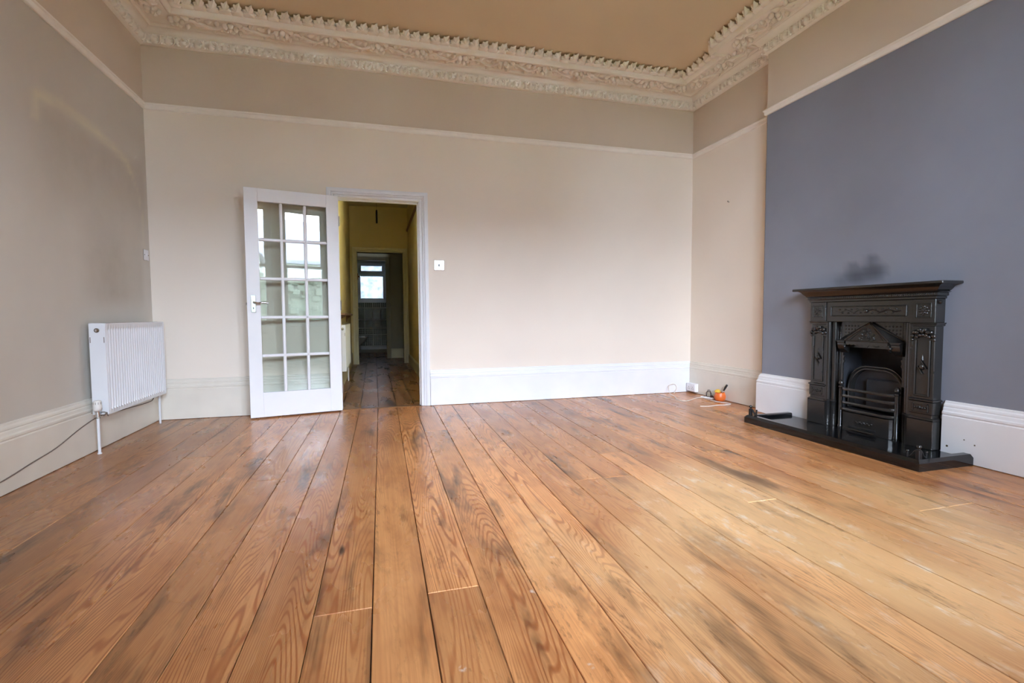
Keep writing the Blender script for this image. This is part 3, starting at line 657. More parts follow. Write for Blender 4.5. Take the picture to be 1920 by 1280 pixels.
# ------------------------------------------------------------------ fireplace
def fireplace():
    fp = empty('fireplace', (XW, YC, 0), PI/2, cat='fireplace', label='black cast iron fireplace surround with mantel shelf on the grey chimney breast')
    def ws(w): return w*0.72 if w > 0 else w
    def P(u, w, z): return (-u, ws(w), z)
    class FB(MB):
        def b(s, u0, u1, w0, w1, z0, z1, bv=0.003): return s.cbox(-u1, -u0, ws(w0), ws(w1), z0, z1, bv)
        def prof(s, u0, u1, pr, ret=True):     # horizontal moulding with mitred returns: pr (w,z)
            n = len(pr); pts = lambda du, w0: None
            rings = []
            base = pr[0][0]
            for uu, sg in ((u0, -1), (u1, 1)):
                rings.append([P(uu + sg*(w-base), w, z) for w, z in pr])
            v = [P(u0 - (w-base), 0.0, z) for w, z in pr] + rings[0] + rings[1] + [P(u1 + (w-base), 0.0, z) for w, z in pr]
            f = []
            for a in range(3):
                for i in range(n-1): f.append((a*n+i, a*n+i+1, (a+1)*n+i+1, (a+1)*n+i))
            f += [(0, n, 2*n, 3*n), (n-1, 2*n-1, 3*n-1, 4*n-1)]
            return s.add(v, f)
    HZ = 0.041; iron = 'cast_iron'
    # shelf and cornice
    sh = FB().b(-0.540, 0.540, 0.0, 0.242, 1.062, 1.080, 0.004).obj('mantel_shelf', iron, fp)
    FB().prof(-0.465, 0.465, [(0.150, 1.020), (0.158, 1.026), (0.172, 1.040), (0.180, 1.052), (0.200, 1.0625)]).obj('shelf_moulding', iron, fp, smooth=30)
    co = FB().prof(-0.445, 0.445, [(0.116, 0.974), (0.124, 0.978), (0.124, 0.990), (0.134, 0.996), (0.134, 1.012), (0.150, 1.020)]).obj('cornice_band', iron, fp, smooth=30)
    m = FB()
    for i in range(60):
        u = -0.44+0.88*i/59; m.ball(P(u, 0.1345, 1.004), (0.006, 0.005, 0.0065), 6, 4)
    m.obj('bead_row', iron, co, smooth=60)
    # frieze with raised corner blocks
    fz = FB().b(-0.445, 0.445, 0.0, 0.104, 0.828, 0.976).obj('frieze', iron, fp)
    for sg in (-1, 1):
        a, b = sorted((sg*0.312, sg*0.447)); bl = FB().b(a, b, 0.0, 0.116, 0.828, 0.976).obj('corner_block', iron, fp)
        c = sg*0.380
        FB().b(c-0.046, c+0.046, 0.114, 0.121, 0.858, 0.866, 0.002).b(c-0.046, c+0.046, 0.114, 0.121, 0.942, 0.950, 0.002).b(c-0.046, c-0.038, 0.114, 0.121, 0.858, 0.950, 0.002).b(c+0.038, c+0.046, 0.114, 0.121, 0.858, 0.950, 0.002).obj('panel_frame', iron, bl)
        m = FB()
        for r_, k_, s2 in ((0.024, 8, 0.009), (0.012, 5, 0.008)):
            for k in range(k_): t = 2*PI*k/k_; m.ball(P(c+r_*math.cos(t), 0.117, 0.904+r_*math.sin(t)), (s2, 0.006, s2), 6, 4)
        m.ball(P(c, 0.120, 0.904), (0.008, 0.007, 0.008), 6, 4); m.obj('flower_boss', iron, bl, smooth=60)
    fr = FB()
    for (u0, u1, z0, z1) in ((-0.275, 0.275, 0.868, 0.876), (-0.275, 0.275, 0.934, 0.942), (-0.275, -0.267, 0.868, 0.942), (0.267, 0.275, 0.868, 0.942)): fr.b(u0, u1, 0.102, 0.112, z0, z1, 0.003)
    fr.obj('panel_frame', iron, fz)
    m = FB()
    for sg in (-1, 1):
        m.tube([P(*p) for p in spline([(0, 0.106, 0.905), (sg*0.05, 0.108, 0.914), (sg*0.10, 0.107, 0.896), (sg*0.15, 0.106, 0.912), (sg*0.20, 0.105, 0.900), (sg*0.235, 0.104, 0.905)], 4)], 0.004, 5)
        for k in range(9):
            u = sg*(0.02+0.023*k); m.ball(P(u, 0.107, 0.905+0.012*(-1)**k), (0.010, 0.006, 0.006), 6, 4)
    m.ball(P(0, 0.110, 0.905), (0.016, 0.010, 0.014), 8, 5); m.obj('scroll_ornament', iron, fz, smooth=60)
    # pilasters and plinths
    for sg in (-1, 1):
        c = sg*0.376
        pl = FB().b(c-0.067, c+0.067, 0.0, 0.100, 0.228, 0.829, 0.004).obj('pilaster', iron, fp)
        FB().b(c-0.046, c-0.036, 0.098, 0.112, 0.372, 0.722, 0.004).b(c+0.036, c+0.046, 0.098, 0.112, 0.372, 0.722, 0.004).b(c-0.046, c+0.046, 0.098, 0.112, 0.366, 0.378, 0.004).obj('panel_frame', iron, pl)
        m = FB()     # swag of flowers at the capital
        for k in range(9):
            t = (k-4)/4; m.ball(P(c+t*0.062, 0.104+0.010*(1-t*t), 0.775-0.030*t*t+0.010*(k % 2)), (0.014, 0.014, 0.014), 6, 4)
        for k in range(5):
            t = (k-2)/2; m.ball(P(c+t*0.036, 0.110, 0.752-0.012*t*t), (0.011, 0.010, 0.012), 6, 4)
        for t in (-1, 1): m.ball(P(c+t*0.064, 0.104, 0.722), (0.008, 0.007, 0.012), 6, 4)
        m.obj('flower_swag', iron, pl, smooth=60)
        FB().prof(c-0.068, c+0.068, [(0.100, 0.806), (0.106, 0.810), (0.106, 0.818), (0.112, 0.824), (0.112, 0.829)]).obj('capital_moulding', iron, pl)
        m = FB(); m.ball(P(c, 0.106, 0.552), (0.015, 0.013, 0.020), 8, 5)
        m.add([P(c, 0.101, 0.632), P(c-0.007, 0.101, 0.590), P(c+0.007, 0.101, 0.590), P(c, 0.108, 0.598)], [(0, 1, 3), (0, 3, 2), (1, 2, 3)])
        m.add([P(c, 0.101, 0.478), P(c-0.006, 0.101, 0.512), P(c+0.006, 0.101, 0.512), P(c, 0.107, 0.506)], [(0, 3, 1), (0, 2, 3), (1, 3, 2)])
        m.tube([P(c-0.004, 0.108, 0.586), P(c+0.026, 0.110, 0.540)], 0.0045, 5); m.tube([P(c-0.026, 0.110, 0.556), P(c+0.004, 0.108, 0.506)], 0.0045, 5)
        m.obj('drop_ornament', iron, pl, smooth=50)
        bk = FB().b(c-0.072, c+0.072, 0.0, 0.108, 0.256, 0.336, 0.004).obj('pedestal_block', iron, fp)
        FB().b(c-0.048, c+0.048, 0.106, 0.114, 0.268, 0.276, 0.002).b(c-0.048, c+0.048, 0.106, 0.114, 0.314, 0.322, 0.002).b(c-0.048, c-0.040, 0.106, 0.114, 0.268, 0.322, 0.002).b(c+0.040, c+0.048, 0.106, 0.114, 0.268, 0.322, 0.002).obj('panel_frame', iron, bk)
        m = FB()
        for k in range(5): m.ball(P(c+(k-2)*0.015, 0.110, 0.295), (0.007, 0.007, 0.008 if k != 2 else 0.012), 6, 4)
        m.obj('flower_boss', iron, bk, smooth=60)
        FB().prof(c-0.070, c+0.070, [(0.108, 0.336), (0.114, 0.340), (0.114, 0.346), (0.100, 0.354)]).obj('pedestal_moulding', iron, bk)
        a, b = sorted((sg*0.300, sg*0.456)); FB().b(a, b, 0.0, 0.116, HZ, 0.220, 0.003).obj('plinth', iron, fp)
        FB().prof(c-0.076, c+0.080, [(0.116, 0.220), (0.118, 0.224), (0.112, 0.232), (0.106, 0.236)]).obj('plinth_moulding', iron, fp)
        # reveal: stepped round columns between the pilaster and the insert
        for (uu, ww, rr) in ((0.300, 0.080, 0.020), (0.268, 0.050, 0.019)):
            cl = FB(); cl.lathe([(rr*1.25, HZ), (rr*1.25, 0.222), (rr*1.4, 0.226), (rr*1.4, 0.234), (rr, 0.240), (rr, 0.826)], 14, P(sg*uu, ww, 0)); cl.obj('reveal_column', iron, fp, smooth=40)
        a, b = sorted((sg*0.262, sg*0.318)); FB().b(a, b, 0.0, 0.062, HZ, 0.83, 0.004).obj('reveal', iron, fp)
    # insert plate with opening
    OP = 0.214; top = 0.642
    ip = FB().b(-0.27, -OP, 0.004, 0.026, HZ, 0.83, 0.002).b(OP, 0.27, 0.004, 0.026, HZ, 0.83, 0.002).b(-OP, OP, 0.004, 0.026, top, 0.83, 0.002).obj('insert_plate', iron, fp)
    for sg in (-1, 1):
        m = FB()
        for k in range(16): m.ball(P(sg*0.246, 0.028, 0.10+0.046*k), (0.005, 0.005, 0.007), 6, 4)
        m.b(*sorted((sg*0.254, sg*0.259)), 0.024, 0.032, HZ, 0.828, 0.001).b(*sorted((sg*0.233, sg*0.238)), 0.024, 0.032, HZ, 0.828, 0.001)
        m.obj('bead_strip', iron, ip, smooth=50)
    for sg in (-1, 1):
        m = FB()
        for a in range(5):
            for b in range(4):
                if a+b > 1: m.ball(P(sg*(0.10+0.024*a), 0.028, 0.726+0.024*b), (0.006, 0.004, 0.006), 6, 3)
        m.obj('diaper_studs', iron, ip, smooth=50)
    # canopy: sloping gabled hood
    A = (0, 0.050, 0.822); FL, FR = (-0.160, 0.098, 0.694), (0.160, 0.098, 0.694); BL, BRr = (-0.232, 0.022, 0.700), (0.232, 0.022, 0.700); BA = (0, 0.022, 0.822)
    cn = FB().add([P(*q) for q in (A, FL, FR, BL, BRr, BA)], [(0, 1, 2), (0, 3, 1), (0, 2, 4), (0, 5, 3), (0, 4, 5), (1, 3, 4, 2), (3, 5, 4)]).obj('canopy', iron, fp)
    m = FB()
    for q0, q1 in ((A, FL), (A, FR), (FL, FR), (A, BL), (A, BRr)): m.tube([P(*q0), P(*q1)], 0.0062, 6)
    for q0, q1 in ((A, (-0.122, 0.099, 0.697)), (A, (0.122, 0.099, 0.697))): m.tube([P(*q0), P(*q1)], 0.003, 5)
    m.obj('canopy_rib', iron, cn, smooth=50)
    m = FB()
    for k in range(26):
        t = random.uniform(0.35, 0.95); s2 = random.uniform(-1, 1)*0.62; u = s2*t*0.118; z = 0.822-0.128*t; w = 0.050+0.048*t
        m.ball(P(u, w+0.002, z), (random.uniform(0.006, 0.013), 0.008, random.uniform(0.005, 0.011)), 6, 4)
    m.tube([P(*p) for p in spline([(0, 0.094, 0.71), (0.006, 0.082, 0.745), (-0.004, 0.067, 0.785)], 4)], 0.004, 5)
    m.obj('vine_relief', iron, cn, smooth=60)
    # scalloped valance under the canopy
    m = FB(); n = 31; pts = []
    for i in range(n):
        u = -0.152+0.304*i/(n-1); zz = 0.668 - 0.006*abs(math.sin(i*PI/3)) - (0.014 if abs(u) < 0.02 else 0); pts.append((u, zz))
    poly = [(-0.152, 0.692)] + pts + [(0.152, 0.692)]
    m.prism(poly, (0.088, 0.096), lambda a, b, w: P(a, w, b)); m.obj('valance', iron, cn)
    for sg in (-1, 1):       # corbels carrying the canopy
        k = FB(); pr = [(0.090, 0.690), (0.090, 0.678), (0.084, 0.672), (0.084, 0.660), (0.076, 0.640), (0.062, 0.622), (0.042, 0.610), (0.026, 0.600), (0.020, 0.600), (0.020, 0.690)]
        a, b = sorted((sg*0.168, sg*0.226)); k.prism(pr, (a, b), lambda w, z, u: P(u, w, z)); cb = k.obj('corbel', iron, fp, smooth=35)
        k = FB(); k.lathe([(0.030, 0.002), (0.030, 0.008), (0.024, 0.010), (0.020, 0.006), (0.010, 0.008), (0.006, 0.012)], 14, P(sg*0.164, 0.056, 0.650), 'x'); k.obj('rosette', iron, cb, smooth=40)
        k = FB(); k.b(*sorted((sg*0.162, sg*0.234)), 0.02, 0.098, 0.684, 0.694, 0.003).obj('corbel_cap', iron, cb)
        k = FB(); k.ball(P(sg*0.166, 0.088, 0.650), 0.009, 8, 5); k.ball(P(sg*0.158, 0.093, 0.664), 0.007, 8, 5).obj('drop_bead', iron, cb, smooth=60)
        k = FB(); pr = [(0.226, 0.58), (0.205, 0.575), (0.212, 0.55), (0.204, 0.535), (0.216, 0.515), (0.228, 0.505)]
        k.prism([(sg*a_, b_) for a_, b_ in pr], (0.006, 0.024), lambda u, z, w: P(u, w, z)); k.obj('bracket_leaf', iron, ip)
    # firebox
    bd = -0.19
    fb = FB().b(-0.245, -0.232, bd, 0.004, HZ, 0.66, 0.001).b(0.232, 0.245, bd, 0.004, HZ, 0.66, 0.001).b(-0.245, 0.245, bd-0.012, bd, HZ, 0.80, 0.001).obj('firebox', 'fire_clay', fp)
    FB().b(-0.245, 0.245, bd, 0.004, HZ-0.03, HZ+0.004, 0.001).obj('firebox_floor', 'soot', fb)
    FB().b(-0.245, 0.245, bd, -0.01, 0.80, 0.812, 0.001).obj('firebox_top', 'soot', fb)
    # arched fireback
    def arch(ux, zt, r, cu, n=14):
        out = [(-ux, 0.20)]
        for i in range(n+1): t = PI - (PI/2)*i/n; out.append((-cu + (ux-cu)*math.cos(t), zt-r + r*math.sin(t)))
        out += [(-a, b) for a, b in out[::-1]]; return out
    a0 = arch(0.212, 0.512, 0.165, 0.060); a1 = arch(0.188, 0.486, 0.150, 0.055); a2 = arch(0.194, 0.492, 0.152, 0.056)
    m = FB(); n = len(a0); v = [P(u, -0.045, z) for u, z in a0] + [P(u, -0.030, z) for u, z in a0] + [P(u, -0.030, z) for u, z in a1] + [P(u, -0.075, z) for u, z in a1]; f = []
    for i in range(n-1):
        for k in range(3): f.append((k*n+i, k*n+i+1, (k+1)*n+i+1, (k+1)*n+i))
    m.add(v, f); fk = m.obj('arch_band', iron, fp, smooth=35)
    FB().tube([P(u, -0.028, z) for u, z in arch(0.200, 0.499, 0.158, 0.058)], 0.006, 6).obj('arch_bead', iron, fk, smooth=60)
    m = FB(); m.add([P(u, -0.075, z) for u, z in a1], [tuple(range(n))]); m.obj('fireback', 'fire_clay', fp, fix=False)
    FB().b(-0.08, 0.19, -0.075, -0.045, 0.20, 0.418, 0.006).obj('fireback_step', 'fire_clay', fp)
    # basket grate
    def bow(z, w0=0.052, w1=0.098, uu=0.196):
        return [P(*p) for p in ((-uu, w0, z), (-uu+0.02, w0+0.028, z), (-0.13, w1, z), (0, w1+0.004, z), (0.13, w1, z), (uu-0.02, w0+0.028, z), (uu, w0, z))]
    for z in (0.338, 0.288, 0.238, 0.190):
        m = FB(); pth = bow(z); nn = len(pth)
        v = [(x, y+dy, z_+dz) for (dy, dz) in ((0.005, 0.010), (0.009, 0), (0.005, -0.010), (-0.006, -0.006), (-0.006, 0.006)) for x, y, z_ in pth]; f = []
        for k in range(5):
            for i in range(nn-1): f.append((k*nn+i, k*nn+i+1, ((k+1) % 5)*nn+i+1, ((k+1) % 5)*nn+i))
        m.add(v, f); m.obj('grate_bar', iron, fp, smooth=45)
    for sg in (-1, 1):
        m = FB(); m.lathe([(0.017, HZ), (0.017, 0.060), (0.0135, 0.066), (0.0135, 0.338), (0.018, 0.343), (0.018, 0.352), (0.012, 0.356)], 14, P(sg*0.205, 0.052, 0)); po = m.obj('grate_post', iron, fp, smooth=40)
        FB().lathe([(0.010, 0.356), (0.018, 0.366), (0.018, 0.378), (0.011, 0.392), (0.004, 0.398)], 10, P(sg*0.205, 0.052, 0)).obj('finial', iron, po, smooth=50)
    m = FB(); p0 = bow(0.172, 0.050, 0.092, 0.190); p1 = bow(HZ, 0.050, 0.084, 0.190); nn = len(p0)
    m.add(p0+p1, [(i, i+1, nn+i+1, nn+i) for i in range(nn-1)]); ap = m.obj('ash_panel', iron, fp, smooth=30)
    FB().b(-0.115, 0.085, 0.080, 0.094, 0.064, 0.078, 0.002).obj('draught_slot', 'soot', ap)
    FB().b(-0.12, 0.09, 0.084, 0.118, 0.0535, 0.0595, 0.002).obj('ash_lip', iron, ap)
    m = FB()
    for k in range(9): m.ball(P(-0.055+0.014*k, 0.0925+0.002, 0.112+0.004*(-1)**k), (0.008, 0.005, 0.007), 6, 4)
    m.obj('scroll_ornament', iron, ap, smooth=60)
    FB().b(-0.19, 0.19, -0.06, 0.06, 0.176, 0.186, 0.002).obj('grate_floor', 'iron_dark', fp)
    # gas cock on the right of the frieze
    g = FB(); g.lathe([(0.010, 0), (0.013, 0.006), (0.013, 0.016), (0.008, 0.022)], 10, P(0.464, 0.075, 0.955), 'x'); g.cyl(P(0.452, 0.075, 0.955), P(0.466, 0.075, 0.955), 0.006, 8).obj('side_knob', iron, fp, smooth=40)
fireplace()
# hearth: slab with raised chamfered border, and fender rails
he = empty('hearth', (XW-0.032, YC, 0), PI/2, cat='hearth', label='polished black granite hearth slab under the fireplace')
HU, HW = 0.655, 0.425
HU0, HU1 = -0.708, 0.645       # far end, near end measured along the breast
MB().cbox(-HU1+0.05, -HU0-0.05, 0.0, HW-0.05, 0.0, 0.040, 0.002).obj('slab', 'black_granite', he)
def kerb(pts0, pts1, nm):
    n = len(pts0); MB().add(pts0+pts1, [tuple(range(n)), tuple(range(n, 2*n))] + [(i, (i+1) % n, n+(i+1) % n, n+i) for i in range(n)]).obj(nm, 'black_granite', he)
KP = [(0.0, 0.0), (0.0, 0.046), (0.016, 0.064), (0.052, 0.064), (0.060, 0.056), (0.060, 0.0)]   # (inwards, height)
kerb([(-HU1+a, 0.0, z) for a, z in KP], [(-HU1+a, HW-a, z) for a, z in KP], 'kerb')
kerb([(-HU0-a, 0.0, z) for a, z in KP], [(-HU0-a, HW-a, z) for a, z in KP], 'kerb')
kerb([(-HU1+a, HW-a, z) for a, z in KP], [(-HU0-a, HW-a, z) for a, z in KP], 'kerb')
def fender(u, w, sg, label):
    f = empty('fender_post', (XW-w, YC-u, 0.064), PI/2, cat='fender post', label=label)
    m = MB(); m.cbox(-0.011, 0.011, -0.011, 0.011, 0.0, 0.052, 0.002).obj('post', 'iron_dark', f)
    MB().lathe([(0.004, 0.050), (0.008, 0.054), (0.005, 0.058), (0.011, 0.064), (0.013, 0.071), (0.010, 0.078), (0.004, 0.081)], 12).obj('ball_finial', 'cast_iron', f, smooth=60)
    for dx, dy in ((sg*1, 0), (0, -1)):
        p = [(dx*a, dy*a, z) for a, z in ((0.010, 0.050), (0.022, 0.040), (0.036, 0.018), (0.050, 0.006), (0.062, 0.006))]
        MB().tube(spline(p, 4), 0.0042, 6).obj('scroll_arm', 'iron_dark', f, smooth=60)
        MB().tube([(dx*0.060, dy*0.060, 0.0), (dx*0.060, dy*0.060, 0.030)], 0.0045, 6).obj('stub', 'iron_dark', f)
        MB().ball((dx*0.060, dy*0.060, 0.034), 0.0068, 8, 5).obj('stub_knob', 'cast_iron', f, smooth=60)
fender(-0.675, 0.425, -1, 'small black fender post with ball finial at the far hearth corner')
fender(0.618, 0.425, 1, 'small black fender post with ball finial at the near hearth corner')

# ------------------------------------------------------------------ bits in the corner
def pot():
    p = empty('pot', (5.236, -0.640, 0.0), cat='pot', label='round orange pot on the floor against the alcove skirting')
    MB().lathe([(0.030, 0.001), (0.046, 0.008), (0.056, 0.032), (0.056, 0.056), (0.048, 0.078), (0.046, 0.086), (0.041, 0.086), (0.043, 0.076), (0.050, 0.054), (0.040, 0.014), (0.0, 0.012)], 20, cap=False).obj('body', 'orange_glaze', p, smooth=60)
    MB().lathe([(0.0465, 0.083), (0.049, 0.086), (0.0465, 0.0895), (0.041, 0.088)], 20, cap=False).obj('rim', 'orange_glaze', p, smooth=60)
pot()
m = MB().ball((0, 0, 0), (0.034, 0.026, 0.022), 8, 5); m.v = [(x*(1+0.15*math.sin(9*y)), y, z*(1+0.2*math.sin(37*x))) for x, y, z in m.v]
m.obj('sponge', 'yellow_sponge', loc=(5.216, -0.626, 0.098), cat='sponge', label='crumpled yellow sponge poking out of the orange pot')
br = empty('brush', (5.236, -0.645, 0.03), cat='brush', label='brush with dark handle standing in the orange pot')
MB().tube(spline([(0.0, 0.0, 0.0), (0.012, -0.014, 0.055), (0.020, -0.022, 0.078)], 4), 0.006, 8).obj('ferrule', 'steel', br, smooth=60)
MB().tube(spline([(0.020, -0.022, 0.076), (0.034, -0.034, 0.112), (0.046, -0.044, 0.142)], 4), [0.0065, 0.008, 0.009, 0.0095, 0.010, 0.0105, 0.0105, 0.010, 0.007], 10).obj('handle', 'black_plastic', br, smooth=60)
eb = empty('extension_block', (5.215, -0.475, 0.0), math.radians(96), cat='extension lead', label='flat white extension block lying by the alcove skirting')
MB().cbox(-0.085, 0.085, -0.022, 0.022, 0.001, 0.016, 0.004).obj('body', 'white_plastic', eb)
for i in range(3): MB().cbox(-0.062+0.05*i, -0.038+0.05*i, -0.012, 0.012, 0.0155, 0.0168, 0.0005).obj('outlet', 'cable_grey', eb)
gj = empty('glass_jar', (5.268, -0.420, 0.0), cat='jar', label='small clear glass jar against the skirting beside the orange pot')
MB().lathe([(0.026, 0.001), (0.028, 0.006), (0.028, 0.050), (0.020, 0.060), (0.020, 0.066)], 14, cap=False).obj('body', 'window_pane', gj, smooth=50)
MB().lathe([(0.012, 0.060), (0.012, 0.078), (0.009, 0.084)], 10).obj('stopper', 'cable_grey', gj, smooth=50)
for (x, y, rr, kl) in ((5.262, -0.472, 0.018, 'dark wooden knob lying next to the clear glass jar'), (5.268, -0.516, 0.016, 'dark wooden knob lying in the middle of three by the skirting'), (5.252, -0.558, 0.017, 'dark wooden knob lying next to the orange pot')):
    k = empty('drawer_knob', (x, y, 0.0), cat='knob', group='dark wooden knobs by the orange pot', label=kl)
    MB().lathe([(0.006, 0.001), (rr*0.9, 0.004), (rr, 0.014), (rr*0.8, 0.026), (rr*0.3, 0.031)], 10).obj('knob_body', 'dark_wood', k, smooth=50)
MB().tube(spline([(5.06, -0.10, 0.006), (5.13, -0.04, 0.05), (5.10, -0.045, 0.10), (5.02, -0.06, 0.085), (4.965, -0.16, 0.02), (4.935, -0.30, 0.004), (4.86, -0.45, 0.004), (4.855, -0.545, 0.004), (4.925, -0.55, 0.004), (5.10, -0.44, 0.004), (5.185, -0.43, 0.004), (5.165, -0.56, 0.004), (5.165, -0.66, 0.004), (5.20, -0.77, 0.004), (5.21, -0.83, 0.004), (5.15, -0.862, 0.004), (5.04, -0.852, 0.004), (4.93, -0.875, 0.004), (4.845, -0.85, 0.004)], 6), 0.0038, 7).obj('white_electric_lead', 'cable_white', smooth=60, cat='electric lead', label='white electric lead looping over the boards in the corner')

# ------------------------------------------------------------------ hall, lobby and bathroom
SW = (0.70, 1.58, 1.55, 2.72)
wall('wall_hall_left', [(HXL-0.12, HXL, WT, SW[0], -0.1, HCEIL+0.1), (HXL-0.12, HXL, SW[1], HYE, -0.1, HCEIL+0.1), (HXL-0.12, HXL, SW[0], SW[1], -0.1, SW[2]), (HXL-0.12, HXL, SW[0], SW[1], SW[3], HCEIL+0.1)], 'hall_wall', 'mustard hall wall behind the small radiator')
wall('wall_hall_right', [(HXR, HXR+0.12, WT, HYE, -0.1, HCEIL+0.1)], 'hall_wall', 'mustard hall wall on the right of the passage')
HX0, HX1, HZT = 1.545, 2.362, 2.062
wall('wall_hall_end', [(1.0, HX0, HYE, HYE+0.12, -0.1, HCEIL+0.1), (HX1, 2.80, HYE, HYE+0.12, -0.1, HCEIL+0.1), (HX0, HX1, HYE, HYE+0.12, HZT, HCEIL+0.1)], 'hall_wall', 'mustard end wall of the hall above the inner doorway')
wall('wall_hall_near', [(HXL-0.12, DX0-0.02, WT-0.001, WT+0.01, -0.1, HCEIL+0.1), (DX1+0.02, HXR+0.12, WT-0.001, WT+0.01, -0.1, HCEIL+0.1), (DX0-0.02, DX1+0.02, WT-0.001, WT+0.01, DZ+0.02, HCEIL+0.1)], 'hall_wall', 'hall side of the wall around the doorway')
MB().box(HXL-0.12, HXR+0.12, WT, HYE+0.12, HCEIL, HCEIL+0.1).obj('ceiling_hall', 'hall_trim', kind='structure', cat='ceiling', label='dim hall ceiling above the pendant')
architrave(HX0, HX1, HZT, HYE, -1, 'hall_trim', 'trim_11', 'cream casing around the inner doorway at the end of the hall')
MB().box(HX0-0.01, HX0, HYE, HYE+0.12, 0, HZT).box(HX1, HX1+0.01, HYE, HYE+0.12, 0, HZT).box(HX0, HX1, HYE, HYE+0.12, HZT, HZT+0.01).obj('trim_12', 'hall_trim', kind='structure', cat='door lining', label='cream lining of the inner doorway at the end of the hall')
MB().run((HXR, WT+0.01), (HXR, HYE), (-1, 0), [(0, 0.003), (0.02, 0.003), (0.02, 0.15), (0.008, 0.17), (0, 0.17)]).obj('baseboard_hall_right', 'hall_trim', kind='structure', cat='baseboard', label='low baseboard along the right hall wall')
MB().run((HXL, WT+0.01), (HXL, HYE), (1, 0), [(0, 0.003), (0.02, 0.003), (0.02, 0.20), (0.008, 0.22), (0, 0.22)]).obj('baseboard_hall_left', 'hall_trim', kind='structure', cat='baseboard', label='baseboard under the small hall radiator')
MB().run((HXR, WT+0.01), (HXR, HYE), (-1, 0), [(0, 0), (0.02, 0.005), (0.028, 0.03), (0.016, 0.06), (0, 0.06)], z=2.46).obj('trim_13', 'shelf_wood', kind='structure', cat='picture rail', label='brown picture rail high on the right hall wall')
r2, yf2, yb2 = radiator('radiator', (HXL, 1.16, 0), PI/2, 1.12, 0.24, 0.785, 0.062, 0.022, 'small white radiator in the hall seen through the doorway', 24)
MB().tube([(1.06, (yf2+yb2)/2, 0.25), (1.06, (yf2+yb2)/2, 0.002)], 0.0085, 8).obj('pipe', 'radiator_white', r2, smooth=40)
sf = empty('wall_shelf', (HXL, 2.2, 0.90), cat='shelf', label='narrow brown wooden shelf above the hall radiator')
MB().cbox(0.0, 0.085, -1.0, 1.05, 0.0, 0.026, 0.008).obj('board', 'shelf_wood', sf)
for yy in (-0.7, 0.8):
    MB().prism([(0.0, 0.0), (0.07, 0.0), (0.062, -0.02), (0.02, -0.04), (0.014, -0.09), (0.0, -0.10)], (yy-0.012, yy+0.012), lambda a, b, w: (a, w, b)).obj('bracket', 'shelf_wood', sf)
pd = empty('pendant_lamp', (1.905, 4.15, HCEIL), cat='pendant', label='thin black pendant lamp holder hanging in the hall')
MB().lathe([(0.045, 0.0), (0.043, -0.014), (0.02, -0.024), (0.006, -0.028)], 14).obj('ceiling_rose', 'black_plastic', pd, smooth=40)
MB().cyl((0, 0, -0.02), (0, 0, -0.16), 0.0025, 6).obj('flex', 'cable_grey', pd)
MB().lathe([(0.006, -0.150), (0.014, -0.160), (0.016, -0.20), (0.016, -0.37), (0.013, -0.385)], 12).obj('lamp_holder', 'black_plastic', pd, smooth=40)
w5 = empty('window_5', (HXL-0.06, SW[0], SW[2]), kind='structure', cat='window', label='tall stair window that lights the hall from the left')
for q in ((0, 0.05, 0, SW[3]-SW[2]), (SW[1]-SW[0]-0.05, SW[1]-SW[0], 0, SW[3]-SW[2]), (0.05, SW[1]-SW[0]-0.05, 0, 0.05), (0.05, SW[1]-SW[0]-0.05, SW[3]-SW[2]-0.05, SW[3]-SW[2])):
    MB().cbox(-0.03, 0.03, q[0], q[1], q[2], q[3], 0.004).obj('frame_bar', 'hall_trim', w5)
MB().box(-0.002, 0.002, 0.05, SW[1]-SW[0]-0.05, 0.05, SW[3]-SW[2]-0.05).obj('pane', 'window_pane', w5)
# lobby behind the inner doorway
LY = 5.85; LX1 = 2.075
wall('wall_lobby', [(LX1, 3.0, LY, LY+0.12, -0.1, 2.6), (1.0, 1.36, LY, LY+0.12, -0.1, 2.6), (1.36, LX1, LY, LY+0.12, 2.05, 2.6)], 'lobby_grey', 'grey lobby wall beside the bathroom opening')
wall('wall_lobby_right', [(2.62, 2.74, HYE+0.12, LY, -0.1, 2.6)], 'lobby_grey', 'grey side wall of the lobby beyond the hall')
wall('wall_lobby_left', [(1.1, 1.22, HYE+0.12, 7.9, -0.1, 2.6)], 'lobby_grey', 'grey left wall of the lobby and bathroom')
wall('wall_bathroom_right', [(2.62, 2.74, LY+0.12, 7.9, -0.1, 2.6)], 'lobby_grey', 'grey right wall of the bathroom')
MB().box(1.0, 2.8, HYE+0.12, 7.95, 2.5, 2.6).obj('ceiling_bathroom', 'lobby_grey', kind='structure', cat='ceiling', label='low ceiling over the lobby and bathroom')
MB().run((LX1+0.09, LY), (2.62, LY), (0, -1), [(0, 0.003), (0.02, 0.003), (0.02, 0.17), (0.008, 0.20), (0, 0.20)]).obj('baseboard_lobby', 'hall_trim', kind='structure', cat='baseboard', label='pale baseboard on the lobby wall beside the bathroom opening')
m = MB(); m.cbox(LX1, LX1+0.085, LY-0.022, LY, 0.003, 2.13, 0.004).cbox(1.30, LX1, LY-0.022, LY, 2.05, 2.13, 0.004).obj('trim_14', 'lobby_grey', kind='structure', cat='door casing', label='grey-green casing of the bathroom opening beyond the lobby')
sl = empty('strip_light', (1.80, LY-0.03, 2.205), cat='lamp', label='slim white strip light above the bathroom opening')
MB().cbox(-0.31, 0.31, -0.004, 0.028, -0.006, 0.022, 0.004).obj('housing', 'upvc', sl)
MB().cyl((-0.30, -0.014, 0.004), (0.30, -0.014, 0.004), 0.010, 10).obj('tube', 'tube_light', sl, smooth=50)
lt = empty('door_latch', (HX0, HYE+0.05, 1.62), cat='latch', label='small brown latch on the left jamb of the inner doorway')
